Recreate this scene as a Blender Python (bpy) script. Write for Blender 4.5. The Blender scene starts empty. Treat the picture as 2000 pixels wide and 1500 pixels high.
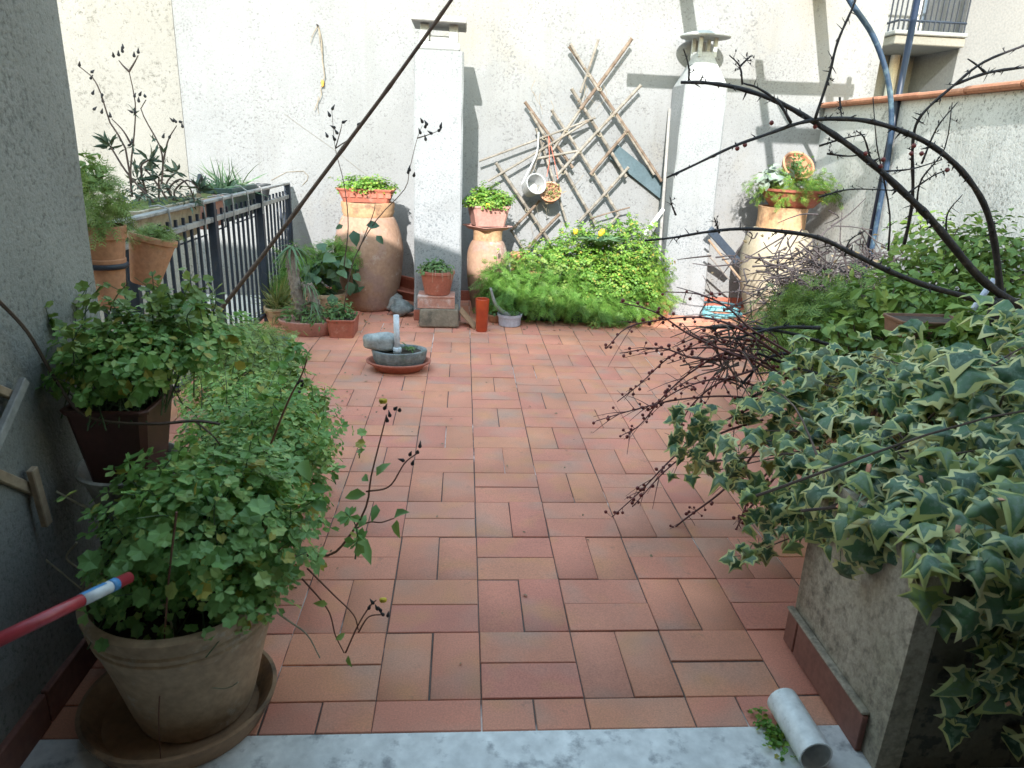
import bpy, math, random
import numpy as np
from mathutils import Vector, Matrix, Euler

random.seed(7); rng = np.random.default_rng(7)
sc = bpy.context.scene
COL = sc.collection
R = math.radians

# ------------------------------------------------------------------ camera
CAM = np.array([-0.0638, -1.3890, 1.2663])
FPX = 1397.1                      # focal length in pixels of a 2000 px wide frame
PITCH, YAW, ROLL = 0.322622, 0.0765368, 0.0412381
cp, sp, cy, sy = math.cos(PITCH), math.sin(PITCH), math.cos(YAW), math.sin(YAW)
FW = np.array([sy*cp, cy*cp, -sp]); RT0 = np.array([cy, -sy, 0.0]); UP0 = np.cross(RT0, FW)
RT = math.cos(ROLL)*RT0 + math.sin(ROLL)*UP0; UP = np.cross(RT, FW)
cd = bpy.data.cameras.new('camera'); cam = bpy.data.objects.new('camera', cd); COL.objects.link(cam)
cd.sensor_width = 36; cd.lens = FPX/2000*36; cd.clip_end = 500; cd.clip_start = 0.02
M = Matrix(((RT[0], UP[0], -FW[0], CAM[0]), (RT[1], UP[1], -FW[1], CAM[1]), (RT[2], UP[2], -FW[2], CAM[2]), (0, 0, 0, 1)))
cam.matrix_world = M
cd.dof.use_dof = True; cd.dof.focus_distance = 3.6; cd.dof.aperture_fstop = 9.0
sc.camera = cam

# ------------------------------------------------------------------ sky, sun, exposure
SUN = Vector((0.17, 1.0, -0.60)).normalized()      # the way the light travels
EL = math.asin(-SUN.z)
w = bpy.data.worlds.new('World'); sc.world = w; w.use_nodes = True
nt = w.node_tree; bg = nt.nodes['Background']
sky = nt.nodes.new('ShaderNodeTexSky'); sky.sky_type = 'NISHITA'; sky.sun_disc = False
sky.sun_elevation = EL; sky.sun_rotation = math.atan2(-SUN.x, -SUN.y)
sky.air_density = 2.5; sky.dust_density = 0.5; sky.ozone_density = 1.1
nt.links.new(sky.outputs[0], bg.inputs[0]); bg.inputs[1].default_value = 0.15
sd = bpy.data.lights.new('sun', 'SUN'); sd.energy = 2.2; sd.angle = R(0.55); sd.color = (1.0, 0.97, 0.93)
so = bpy.data.objects.new('sun', sd); COL.objects.link(so); so.location = (-2, -8, 9)
so.rotation_euler = SUN.to_track_quat('-Z', 'Y').to_euler()
sc.view_settings.view_transform = 'Standard'; sc.view_settings.look = 'None'
sc.view_settings.gamma = 1.0; sc.view_settings.exposure = 2.12
sc.cycles.max_bounces = 8; sc.cycles.diffuse_bounces = 5; sc.cycles.use_denoising = True

# ------------------------------------------------------------------ measuring helpers (survey of the place)
def ray(px, py): return FW + RT*(px-1000)/FPX - UP*(py-750)/FPX
def plane(px, py, ax, v):
    d = ray(px, py); return CAM + d*((v-CAM[ax])/d[ax])
def PX(x, y, X): return plane(x, y, 0, X)
def PY(x, y, Y): return plane(x, y, 1, Y)
def PZ(x, y, Z=0.0): return plane(x, y, 2, Z)
def mpp(P): return float((np.asarray(P)-CAM) @ FW)/FPX
def V(*a): return np.array(a, float)

# ------------------------------------------------------------------ materials
def lnk(nt, a, b): nt.links.new(a, b)
def new_mat(name):
    m = bpy.data.materials.new(name); m.use_nodes = True
    n = m.node_tree; return m, n, n.nodes['Principled BSDF']
def N(nt, t, **k):
    n = nt.nodes.new(t)
    for a, b in k.items(): setattr(n, a, b)
    return n
def noise(nt, vec, scale, detail=4, rough=.55):
    n = N(nt, 'ShaderNodeTexNoise'); n.inputs['Scale'].default_value = scale
    n.inputs['Detail'].default_value = detail; n.inputs['Roughness'].default_value = rough
    if vec is not None: lnk(nt, vec, n.inputs['Vector'])
    return n
def ramp(nt, fac, stops):
    r = N(nt, 'ShaderNodeValToRGB'); e = r.color_ramp.elements
    while len(e) > 1: e.remove(e[0])
    for i, (p, c) in enumerate(stops):
        c = tuple(c) + (1,) if len(c) == 3 else c
        if i == 0: e[0].position = p; e[0].color = c
        else: q = e.new(p); q.color = c
    lnk(nt, fac, r.inputs[0]); return r
def mixc(nt, fac, a, b, bt='MIX'):
    m = N(nt, 'ShaderNodeMix', data_type='RGBA', blend_type=bt)
    if isinstance(fac, (int, float)): m.inputs[0].default_value = fac
    else: lnk(nt, fac, m.inputs[0])
    for i, x in ((6, a), (7, b)):
        if hasattr(x, 'is_output'): lnk(nt, x, m.inputs[i])
        else: m.inputs[i].default_value = tuple(x) + (1,)
    return m.outputs[2]
def bump(nt, bs, h, strength, dist=.01):
    b = N(nt, 'ShaderNodeBump'); b.inputs['Strength'].default_value = strength; b.inputs['Distance'].default_value = dist
    lnk(nt, h, b.inputs['Height']); lnk(nt, b.outputs[0], bs.inputs['Normal']); return b
def pos(nt): return N(nt, 'ShaderNodeNewGeometry').outputs['Position']

def surf(name, c1, c2, scale=6, rough=.8, bs=.3, fine=60, c3=None, c3scale=2.5, c3lo=.52, metallic=0, c3hi=None, c4=None, c4scale=3.0, c4lo=.56):
    """two-tone grained surface with an optional third tone in blotches"""
    m, n, b = new_mat(name); p = pos(n)
    a = noise(n, p, scale); r = ramp(n, a.outputs[0], [(.33, c1), (.67, c2)])
    out = r.outputs[0]
    if c3 is not None:
        q = noise(n, p, c3scale, 5, .65); f = ramp(n, q.outputs[0], [(c3lo, (0, 0, 0)), (c3hi or c3lo+.13, (1, 1, 1))])
        out = mixc(n, f.outputs[0], out, c3)
    if c4 is not None:
        q = noise(n, p, c4scale, 8, .78); f = ramp(n, q.outputs[0], [(c4lo, (0, 0, 0)), (c4lo+.10, (.75, .75, .75))])
        out = mixc(n, f.outputs[0], out, c4)
    g = noise(n, p, fine, 3, .6)
    gr = ramp(n, g.outputs[0], [(.3, (.82, .82, .82)), (.7, (1.12, 1.12, 1.12))])
    out = mixc(n, 1.0, out, gr.outputs[0], 'MULTIPLY')
    lnk(n, out, b.inputs['Base Color']); b.inputs['Roughness'].default_value = rough; b.inputs['Metallic'].default_value = metallic
    if bs: bump(n, b, g.outputs[0], bs, .004)
    return m

def plaster(name, light, mid, dark, speck, grain=45, speck_amt=.62, stain=None, stain_lo=.55, bs=.5, soft=.08):
    """weathered roughcast: broad mottling, sandy grain, dark pits where the coat has worn away"""
    m, n, b = new_mat(name); p = pos(n)
    a = noise(n, p, 1.1, 6, .62); r = ramp(n, a.outputs[0], [(.34, mid), (.6, light)])
    out = r.outputs[0]
    if stain is not None:
        q = noise(n, p, .7, 7, .7); f = ramp(n, q.outputs[0], [(stain_lo, (0, 0, 0)), (stain_lo+.16, (1, 1, 1))])
        out = mixc(n, f.outputs[0], out, stain)
    pq = noise(n, p, .85, 3, .45); pf = ramp(n, pq.outputs[0], [(.555, (1, 1, 1)), (.60, (.95, .95, .94))]); out = mixc(n, 1.0, out, pf.outputs[0], 'MULTIPLY')
    mp = N(n, 'ShaderNodeMapping'); mp.inputs['Scale'].default_value = (7, 7, .45); lnk(n, p, mp.inputs['Vector'])
    sk = noise(n, mp.outputs[0], 1.0, 5, .65); fs_ = ramp(n, sk.outputs[0], [(.52, (1, 1, 1)), (.76, (.90, .89, .87))])
    out = mixc(n, 1.0, out, fs_.outputs[0], 'MULTIPLY')
    g = noise(n, p, grain, 3, .7)
    big = noise(n, p, 3.0, 4, .6)
    su = N(n, 'ShaderNodeMath', operation='ADD'); lnk(n, g.outputs[0], su.inputs[0])
    sc_ = N(n, 'ShaderNodeMath', operation='MULTIPLY'); lnk(n, big.outputs[0], sc_.inputs[0]); sc_.inputs[1].default_value = .35
    lnk(n, sc_.outputs[0], su.inputs[1])
    f = ramp(n, su.outputs[0], [(speck_amt+.16, (0, 0, 0)), (speck_amt+.16+soft, (1, 1, 1))])
    out = mixc(n, f.outputs[0], out, speck)
    g2 = noise(n, p, grain*3.5, 2, .5); gr = ramp(n, g2.outputs[0], [(.3, (.85, .85, .85)), (.7, (1.1, 1.1, 1.1))])
    out = mixc(n, 1.0, out, gr.outputs[0], 'MULTIPLY')
    lnk(n, out, b.inputs['Base Color']); b.inputs['Roughness'].default_value = .92
    inv = N(n, 'ShaderNodeMath', operation='MULTIPLY'); lnk(n, su.outputs[0], inv.inputs[0]); inv.inputs[1].default_value = -1
    bump(n, b, inv.outputs[0], bs, .006)
    return m

def leafmat(name, cols, trans=.3, rough=.5, odd=None, patch=None):
    m, n, b = new_mat(name)
    ri = N(n, 'ShaderNodeNewGeometry').outputs['Random Per Island']; ro = N(n, 'ShaderNodeObjectInfo').outputs['Random']
    ad = N(n, 'ShaderNodeMath', operation='ADD'); lnk(n, ri, ad.inputs[0]); lnk(n, ro, ad.inputs[1])
    fr = N(n, 'ShaderNodeMath', operation='FRACT'); lnk(n, ad.outputs[0], fr.inputs[0]); rnd = fr.outputs[0]
    k = len(cols); st = [(i/(k-1)*(.93 if odd else 1) if k > 1 else 0, c) for i, c in enumerate(cols)]
    if odd: st += [(.955, odd), (1, odd)]
    r = ramp(n, rnd, st)
    p = pos(n); q = noise(n, p, 9, 3); g = ramp(n, q.outputs[0], [(.3, (.75, .78, .7)), (.7, (1.2, 1.15, 1.15))])
    c = mixc(n, 1.0, r.outputs[0], g.outputs[0], 'MULTIPLY')
    if patch:
        q2 = noise(n, p, 75, 3, .6); f2 = ramp(n, q2.outputs[0], [(.50, (0, 0, 0)), (.60, (.8, .8, .8))]); c = mixc(n, f2.outputs[0], c, patch)
    lnk(n, c, b.inputs['Base Color']); b.inputs['Roughness'].default_value = rough
    tr = N(n, 'ShaderNodeBsdfTranslucent'); lnk(n, c, tr.inputs[0])
    mx = N(n, 'ShaderNodeMixShader'); mx.inputs[0].default_value = trans
    out = n.nodes['Material Output']
    lnk(n, b.outputs[0], mx.inputs[1]); lnk(n, tr.outputs[0], mx.inputs[2]); lnk(n, mx.outputs[0], out.inputs[0])
    return m

def tilemat(name, single):
    """flashed klinker: every tile fired a little differently, grey-brown at one end"""
    m, n, b = new_mat(name); p = pos(n)
    rnd = N(n, 'ShaderNodeObjectInfo').outputs['Random'] if single else N(n, 'ShaderNodeNewGeometry').outputs['Random Per Island']
    base = ramp(n, rnd, [(0, (.64, .265, .185)), (.25, (.67, .30, .185)), (.5, (.63, .245, .18)), (.75, (.68, .285, .19)), (1, (.62, .285, .20))])
    off = N(n, 'ShaderNodeVectorMath', operation='SCALE'); cmb = N(n, 'ShaderNodeCombineXYZ')
    lnk(n, rnd, cmb.inputs[0]); lnk(n, rnd, cmb.inputs[1]); lnk(n, cmb.outputs[0], off.inputs[0]); off.inputs['Scale'].default_value = 57.0
    ad = N(n, 'ShaderNodeVectorMath', operation='ADD'); lnk(n, p, ad.inputs[0]); lnk(n, off.outputs[0], ad.inputs[1])
    a = noise(n, ad.outputs[0], 5.0, 2, .4); f = ramp(n, a.outputs[0], [(.50, (0, 0, 0)), (.78, (.9, .9, .9))])
    out = mixc(n, f.outputs[0], base.outputs[0], (.50, .315, .24))
    a2 = noise(n, ad.outputs[0], 7.0, 2, .4); f2 = ramp(n, a2.outputs[0], [(.55, (0, 0, 0)), (.75, (.7, .7, .7))])
    out = mixc(n, f2.outputs[0], out, (.66, .31, .16))
    big = noise(n, p, 1.7, 5, .6); fb = ramp(n, big.outputs[0], [(.35, (.84, .84, .85)), (.65, (1.12, 1.1, 1.08))])
    out = mixc(n, 1.0, out, fb.outputs[0], 'MULTIPLY')
    g = noise(n, p, 240, 3, .6); gr = ramp(n, g.outputs[0], [(.32, (.84, .84, .84)), (.68, (1.1, 1.1, 1.1))])
    out = mixc(n, 1.0, out, gr.outputs[0], 'MULTIPLY')
    dirt = noise(n, p, 14, 6, .75); fd = ramp(n, dirt.outputs[0], [(.60, (0, 0, 0)), (.78, (.55, .55, .55))])
    out = mixc(n, fd.outputs[0], out, (.13, .10, .085))
    lnk(n, out, b.inputs['Base Color'])
    rr = ramp(n, big.outputs[0], [(.3, (.62, .62, .62)), (.7, (.82, .82, .82))]); lnk(n, rr.outputs[0], b.inputs['Roughness'])
    b.inputs['Specular IOR Level'].default_value = .16
    bump(n, b, g.outputs[0], .12, .002)
    return m

MT = {}
MT['tile'] = tilemat('klinker_tile', True); MT['tile_far'] = tilemat('klinker_tile_joined', False)
MT['grout'] = surf('grout', (.10, .075, .062), (.16, .125, .105), 8, .95, .3, 90, c3=(.75, .68, .62), c3scale=1.1, c3lo=.54, c3hi=.58)
MT['wall'] = plaster('lime_plaster', (.25, .255, .258), (.212, .217, .22), 0, (.125, .125, .125), 58, .575, soft=.16, stain=(.242, .23, .205), stain_lo=.56)
MT['wall_cream'] = plaster('cream_roughcast', (.25, .243, .222), (.215, .207, .185), 0, (.12, .115, .10), 48, .575, soft=.16)
MT['wall_low'] = plaster('brightened_plaster', (.68, .70, .71), (.60, .62, .64), 0, (.42, .43, .44), 42, .70)  # lower wall's colour raised to make up for light missing in the void
MT['wall_near'] = plaster('cement_render', (.30, .295, .28), (.215, .215, .205), 0, (.13, .13, .12), 80, .54, soft=.2, stain=(.20, .20, .15), stain_lo=.52, bs=.6)
MT['wall_right'] = plaster('grey_roughcast', (.58, .58, .565), (.46, .46, .45), 0, (.22, .22, .21), 55, .54, soft=.18)
MT['chimney'] = plaster('chimney_roughcast', (.285, .295, .305), (.245, .255, .26), 0, (.145, .16, .17), 85, .555, soft=.14)
MT['pillar'] = plaster('mossy_cement', (.47, .40, .315), (.30, .245, .185), 0, (.15, .125, .095), 34, .47, soft=.3, stain=(.26, .235, .15), stain_lo=.50, bs=.7)
MT['pillar_dark'] = plaster('shaded_cement', (.13, .11, .075), (.09, .078, .055), 0, (.05, .045, .035), 22, .55)  # planter cement darkened: its front face's shade is put into the colour
MT['marble'] = surf('marble', (.64, .64, .63), (.82, .81, .79), 7, .4, .05, 30, c3=(.30, .30, .31), c3scale=13, c3lo=.54)
MT['terra'] = surf('terracotta', (.40, .185, .10), (.50, .25, .145), 5, .82, .25, 55, c3=(.50, .34, .25), c3scale=7, c3lo=.56, c4=(.30, .18, .12), c4scale=10, c4lo=.57)
MT['terra_red'] = surf('red_terracotta', (.33, .10, .065), (.42, .14, .09), 7, .65, .12, 60, c4=(.46, .26, .20), c4scale=10, c4lo=.58)
MT['terra_pink'] = surf('pink_terracotta', (.40, .20, .165), (.48, .26, .215), 5, .8, .2, 60, c3=(.52, .38, .33), c3scale=6, c3lo=.58)
MT['terra_jar'] = surf('jar_clay', (.31, .18, .115), (.39, .245, .17), 3.5, .85, .4, 40, c3=(.30, .19, .155), c3scale=5, c3lo=.50, c4=(.52, .43, .36), c4scale=6, c4lo=.55)
MT['terra_jar_rim'] = surf('jar_rim_clay', (.44, .25, .13), (.52, .33, .19), 6, .8, .3, 48, c3=(.24, .14, .085), c3scale=8, c3lo=.53)
MT['terra_jar_pale'] = surf('pale_jar_clay', (.34, .29, .205), (.42, .37, .28), 4, .85, .3, 48, c3=(.36, .28, .18), c3scale=5, c3lo=.56)
MT['terra_old'] = surf('old_terracotta', (.40, .27, .17), (.50, .35, .225), 4, .85, .25, 50, c3=(.28, .185, .115), c3scale=4, c3lo=.53, c4=(.50, .44, .36), c4scale=9, c4lo=.57)
MT['saucer_old'] = surf('old_saucer', (.30, .17, .095), (.38, .23, .13), 5, .75, .25, 50, c3=(.15, .095, .06), c3scale=5, c3lo=.52)
MT['terra_skirt'] = surf('skirting_clay', (.20, .085, .065), (.28, .125, .095), 7, .7, .12, 60)
MT['trough'] = surf('brown_clay', (.14, .065, .04), (.20, .10, .065), 6, .8, .2, 60)
MT['plastic_brown'] = surf('brown_plastic', (.10, .035, .03), (.13, .05, .045), 4, .45, .05, 40)
MT['stone_pot'] = surf('grey_pot', (.36, .34, .31), (.46, .44, .40), 6, .8, .3, 60, c3=(.14, .14, .11), c3scale=8)
MT['plastic_beige'] = surf('beige_plastic', (.36, .29, .20), (.45, .38, .28), 5, .6, .1, 40, c3=(.25, .19, .13), c3scale=6)
MT['plastic_green'] = surf('green_plastic', (.035, .07, .065), (.05, .09, .085), 5, .5, .05, 40)
MT['plastic_dark'] = surf('dark_plastic', (.03, .035, .04), (.05, .055, .06), 5, .5, .05, 40)
MT['blue_tray'] = surf('blue_plastic', (.12, .20, .30), (.17, .26, .36), 5, .5, .05, 40)
MT['iron'] = surf('painted_iron', (.012, .018, .032), (.02, .03, .05), 8, .5, .1, 80, c3=(.06, .05, .045), c3scale=12, c3lo=.62)
MT['iron_rail'] = surf('worn_iron_rail', (.20, .20, .20), (.34, .33, .31), 9, .55, .1, 80, c3=(.08, .08, .09), c3scale=14, c3lo=.55)
MT['blue_pole'] = surf('blue_pole', (.014, .035, .075), (.028, .06, .11), 6, .45, .05, 60, c3=(.10, .16, .19), c3scale=9, c3lo=.56)
MT['navy_pole'] = surf('navy_pole', (.006, .011, .03), (.010, .018, .04), 6, .45, .05, 60)
MT['stone'] = surf('stone', (.15, .165, .165), (.25, .27, .265), 22, .95, .9, 70, c3=(.12, .14, .12), c3scale=14)
MT['stone_light'] = surf('pale_stone', (.27, .29, .29), (.40, .42, .41), 22, .95, .9, 70, c3=(.22, .24, .235), c3scale=18)
MT['block'] = surf('tuff_block', (.19, .155, .115), (.28, .235, .18), 12, .95, .9, 55, c3=(.12, .105, .08), c3scale=6)
MT['brick'] = surf('hollow_brick', (.42, .20, .15), (.50, .27, .21), 9, .9, .3, 50, c3=(.55, .42, .38), c3scale=12)
MT['cap_stone'] = surf('cap_stone', (.26, .26, .26), (.36, .36, .35), 9, .9, .4, 60)
MT['white_paint'] = surf('limewash', (.33, .34, .34), (.38, .39, .39), 6, .8, .2, 60)
MT['metal_cap'] = surf('cap_cement', (.34, .37, .37), (.46, .48, .48), 8, .7, .2, 60)
MT['cane'] = surf('grey_cane', (.17, .15, .125), (.26, .235, .20), 9, .8, .3, 70, c3=(.20, .15, .11), c3scale=22, c3lo=.56)
MT['cane_dark'] = surf('brown_cane', (.13, .09, .065), (.20, .15, .11), 9, .8, .3, 70)
MT['plank'] = surf('blue_grey_plank', (.05, .085, .10), (.08, .12, .14), 5, .7, .2, 60)
MT['plank_dark'] = surf('dark_plank', (.035, .05, .075), (.06, .085, .12), 5, .6, .2, 60)
MT['wood'] = surf('raw_wood', (.30, .21, .14), (.40, .30, .21), 7, .8, .3, 60)
MT['wood_grey'] = surf('grey_wood', (.22, .21, .20), (.31, .30, .285), 7, .8, .3, 60)
MT['white_lath'] = surf('white_lath', (.58, .58, .56), (.68, .68, .66), 7, .8, .2, 60)
MT['enamel'] = surf('enamel', (.42, .43, .50), (.50, .51, .58), 6, .4, .05, 60)
MT['white_jug'] = surf('white_plastic', (.40, .41, .41), (.46, .47, .47), 6, .45, .05, 60)
MT['pvc'] = surf('white_pvc', (.80, .81, .80), (.86, .87, .86), 5, .35, .04, 40, c4=(.45, .44, .40), c4scale=14, c4lo=.58)
MT['post_metal'] = surf('painted_post', (.50, .54, .58), (.60, .64, .68), 9, .5, .1, 60, c3=(.30, .30, .32), c3scale=25, c3lo=.60)
MT['red_stick'] = surf('red_handle', (.36, .035, .05), (.44, .05, .065), 5, .35, .04, 40)
MT['sticker_white'] = surf('sticker_white', (.55, .58, .62), (.66, .69, .72), 8, .4, 0, 40)
MT['sticker_blue'] = surf('sticker_blue', (.06, .22, .50), (.10, .30, .58), 8, .4, 0, 40)
MT['hose'] = surf('turquoise_hose', (.13, .36, .40), (.22, .48, .52), 9, .45, .05, 60)
MT['hose_dark'] = surf('dark_hose', (.03, .07, .085), (.05, .10, .12), 9, .45, .05, 60)
MT['soil'] = surf('soil', (.035, .025, .018), (.07, .05, .035), 20, .95, .8, 60)
MT['moss'] = surf('moss', (.10, .14, .03), (.17, .20, .06), 25, .95, .8, 90, c3=(.16, .11, .06), c3scale=7)
MT['red_cord'] = surf('red_cord', (.45, .12, .08), (.52, .18, .12), 20, .8, 0, 60)
MT['bark'] = surf('dark_bark', (.010, .009, .012), (.030, .024, .025), 40, .75, .8, 120, c3=(.075, .058, .052), c3scale=28, c3lo=.58)
MT['bark_red'] = surf('reddish_twig', (.10, .035, .035), (.16, .06, .055), 25, .7, .3, 90)
MT['drytwig'] = surf('dry_twig', (.035, .027, .027), (.085, .068, .068), 25, .8, .3, 90)
MT['strawstem'] = surf('straw_stem', (.34, .29, .20), (.44, .38, .27), 25, .8, .2, 90)
MT['drystem'] = surf('brown_stem', (.09, .06, .05), (.15, .10, .08), 25, .8, .2, 90)
MT['greenstem'] = surf('green_stem', (.05, .09, .04), (.09, .13, .06), 25, .7, .2, 90)
MT['redstem'] = surf('red_stem', (.15, .06, .04), (.22, .10, .06), 25, .7, .2, 90)
MT['berry'] = surf('dark_berry', (.12, .02, .022), (.20, .035, .03), 30, .5, 0, 90)
MT['bud'] = surf('dark_bud', (.03, .028, .03), (.06, .05, .05), 30, .8, 0, 90)
MT['yellow'] = surf('yellow_petal', (.62, .42, .02), (.72, .50, .04), 30, .6, 0, 90)
MT['cactus_trunk'] = surf('scaly_trunk', (.16, .13, .11), (.30, .25, .21), 45, .95, .9, 60)
MT['root_wire'] = surf('dry_root', (.22, .18, .13), (.30, .25, .18), 20, .9, .1, 60)
MT['orange_lichen'] = surf('orange_rust', (.55, .28, .05), (.62, .34, .08), 20, .9, .1, 60)
MT['facade'] = surf('pale_facade', (.20, .21, .215), (.24, .25, .25), 1.2, .9, .2, 40)  # three apartment tones, darkened and cooled to paint in the building's shade
MT['facade_grey'] = surf('grey_facade', (.15, .155, .16), (.18, .185, .19), 1.0, .9, .2, 40)
MT['facade_yellow'] = surf('cream_facade', (.19, .188, .17), (.22, .215, .195), 1.5, .9, .2, 40)
MT['roof_tile'] = surf('roof_clay', (.40, .17, .10), (.50, .24, .15), 6, .85, .3, 50)
MT['dark_glass'] = surf('window_glass', (.10, .13, .17), (.14, .18, .22), 2, .12, 0, 10)
MT['house'] = surf('house_render', (.40, .38, .34), (.48, .46, .42), 2, .9, .2, 40)
MT['room'] = surf('room_paint', (.34, .33, .31), (.40, .39, .37), 2, .9, .1, 40)
MT['ground'] = surf('courtyard_ground', (.42, .41, .39), (.50, .49, .47), 3, .9, .3, 40)
LM = {}
LM['oxalis'] = leafmat('oxalis_leaf', [(.14, .29, .065), (.20, .38, .09), (.16, .33, .075), (.31, .49, .14), (.43, .53, .15)], odd=(.46, .40, .08))
LM['oxalis_dark'] = leafmat('oxalis_leaf_dark', [(.15, .30, .085), (.21, .39, .12), (.18, .35, .10), (.30, .50, .16), (.42, .54, .17)], odd=(.46, .42, .08))
LM['bright'] = leafmat('bright_leaf', [(.085, .21, .025), (.15, .32, .04), (.12, .27, .035), (.22, .38, .06), (.31, .42, .08)], .35, odd=(.40, .36, .07))
LM['fennel'] = leafmat('fennel_leaf', [(.08, .20, .03), (.12, .27, .04), (.16, .32, .055), (.22, .37, .08)], .35)
LM['fern'] = leafmat('fern_leaf', [(.14, .22, .045), (.21, .30, .07), (.17, .26, .055), (.28, .36, .10)], .3)
LM['herb'] = leafmat('herb_leaf', [(.07, .15, .045), (.11, .21, .06), (.15, .25, .08), (.09, .18, .055)], .3)
LM['bush'] = leafmat('bush_leaf', [(.09, .17, .04), (.15, .25, .05), (.21, .31, .065), (.27, .35, .08)], .3)
LM['aloe'] = leafmat('aloe_leaf', [(.06, .13, .06), (.10, .18, .08), (.08, .15, .07), (.17, .23, .12)], .1)
LM['aloe_dark'] = leafmat('dark_aloe_leaf', [(.04, .07, .045), (.06, .10, .06), (.09, .11, .06)], .1)
LM['grassy'] = leafmat('grass_blade', [(.10, .16, .04), (.18, .22, .06), (.30, .28, .10), (.14, .19, .05)], .25)
LM['lily'] = leafmat('broad_leaf', [(.06, .13, .075), (.08, .16, .085), (.11, .19, .095)], .2)
LM['weed'] = leafmat('weed_leaf', [(.12, .27, .09), (.16, .32, .10), (.21, .38, .10), (.32, .44, .11)], .3)
LM['greywhite'] = leafmat('silver_leaf', [(.22, .28, .24), (.30, .36, .31), (.38, .43, .38)], .2)
LM['dry'] = leafmat('dry_leaf', [(.20, .15, .08), (.28, .22, .12), (.16, .12, .07)], .2)
LM['ivy_green'] = leafmat('ivy_green', [(.03, .08, .04), (.055, .13, .06), (.10, .19, .08), (.06, .14, .065), (.15, .24, .075), (.04, .10, .05)], .15, .40, (.26, .22, .05), (.13, .20, .12))
LM['ivy_edge'] = leafmat('ivy_margin', [(.52, .52, .20), (.62, .60, .32), (.44, .47, .17), (.36, .42, .13), (.56, .56, .27)], .15, .45)
LM['petal'] = leafmat('yellow_flower', [(.60, .48, .04), (.70, .56, .06)], .3)

# ------------------------------------------------------------------ mesh helpers
def link_mesh(name, verts, faces, mat, parent=None, smooth=False, midx=None, kind=None):
    me = bpy.data.meshes.new(name)
    me.from_pydata([tuple(map(float, v)) for v in verts] if not isinstance(verts, np.ndarray) else verts.tolist(), [],
                   [tuple(f) for f in faces] if not isinstance(faces, np.ndarray) else faces.tolist())
    for m in (mat if isinstance(mat, (list, tuple)) else [mat]): me.materials.append(m)
    if midx is not None: me.polygons.foreach_set('material_index', np.asarray(midx, np.int32))
    if smooth: me.polygons.foreach_set('use_smooth', [True]*len(me.polygons))
    me.update()
    o = bpy.data.objects.new(name, me); COL.objects.link(o)
    if parent is not None: attach(o, parent)
    if kind: o['kind'] = kind
    return o
def attach(o, parent):
    o.parent = parent
    l = parent.location if parent.type == 'EMPTY' else Vector((0, 0, 0))
    root = parent
    off = Vector((0, 0, 0))
    while root is not None:
        off += root.location; root = root.parent
    # children of a thing keep world coordinates in their mesh; the thing only carries a base point
    if parent.parent is None: o.matrix_parent_inverse = Matrix.Translation(-parent.location)
def thing(name, label, cat, base, group=None):
    o = bpy.data.objects.new(name, None); COL.objects.link(o); o.empty_display_size = .05
    o.location = Vector([float(x) for x in base]); tag(o, label, cat, group); return o
def tag(o, label=None, cat=None, group=None, kind=None):
    if label: o['label'] = label
    if cat: o['category'] = cat
    if group: o['group'] = group
    if kind: o['kind'] = kind
    return o

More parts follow.
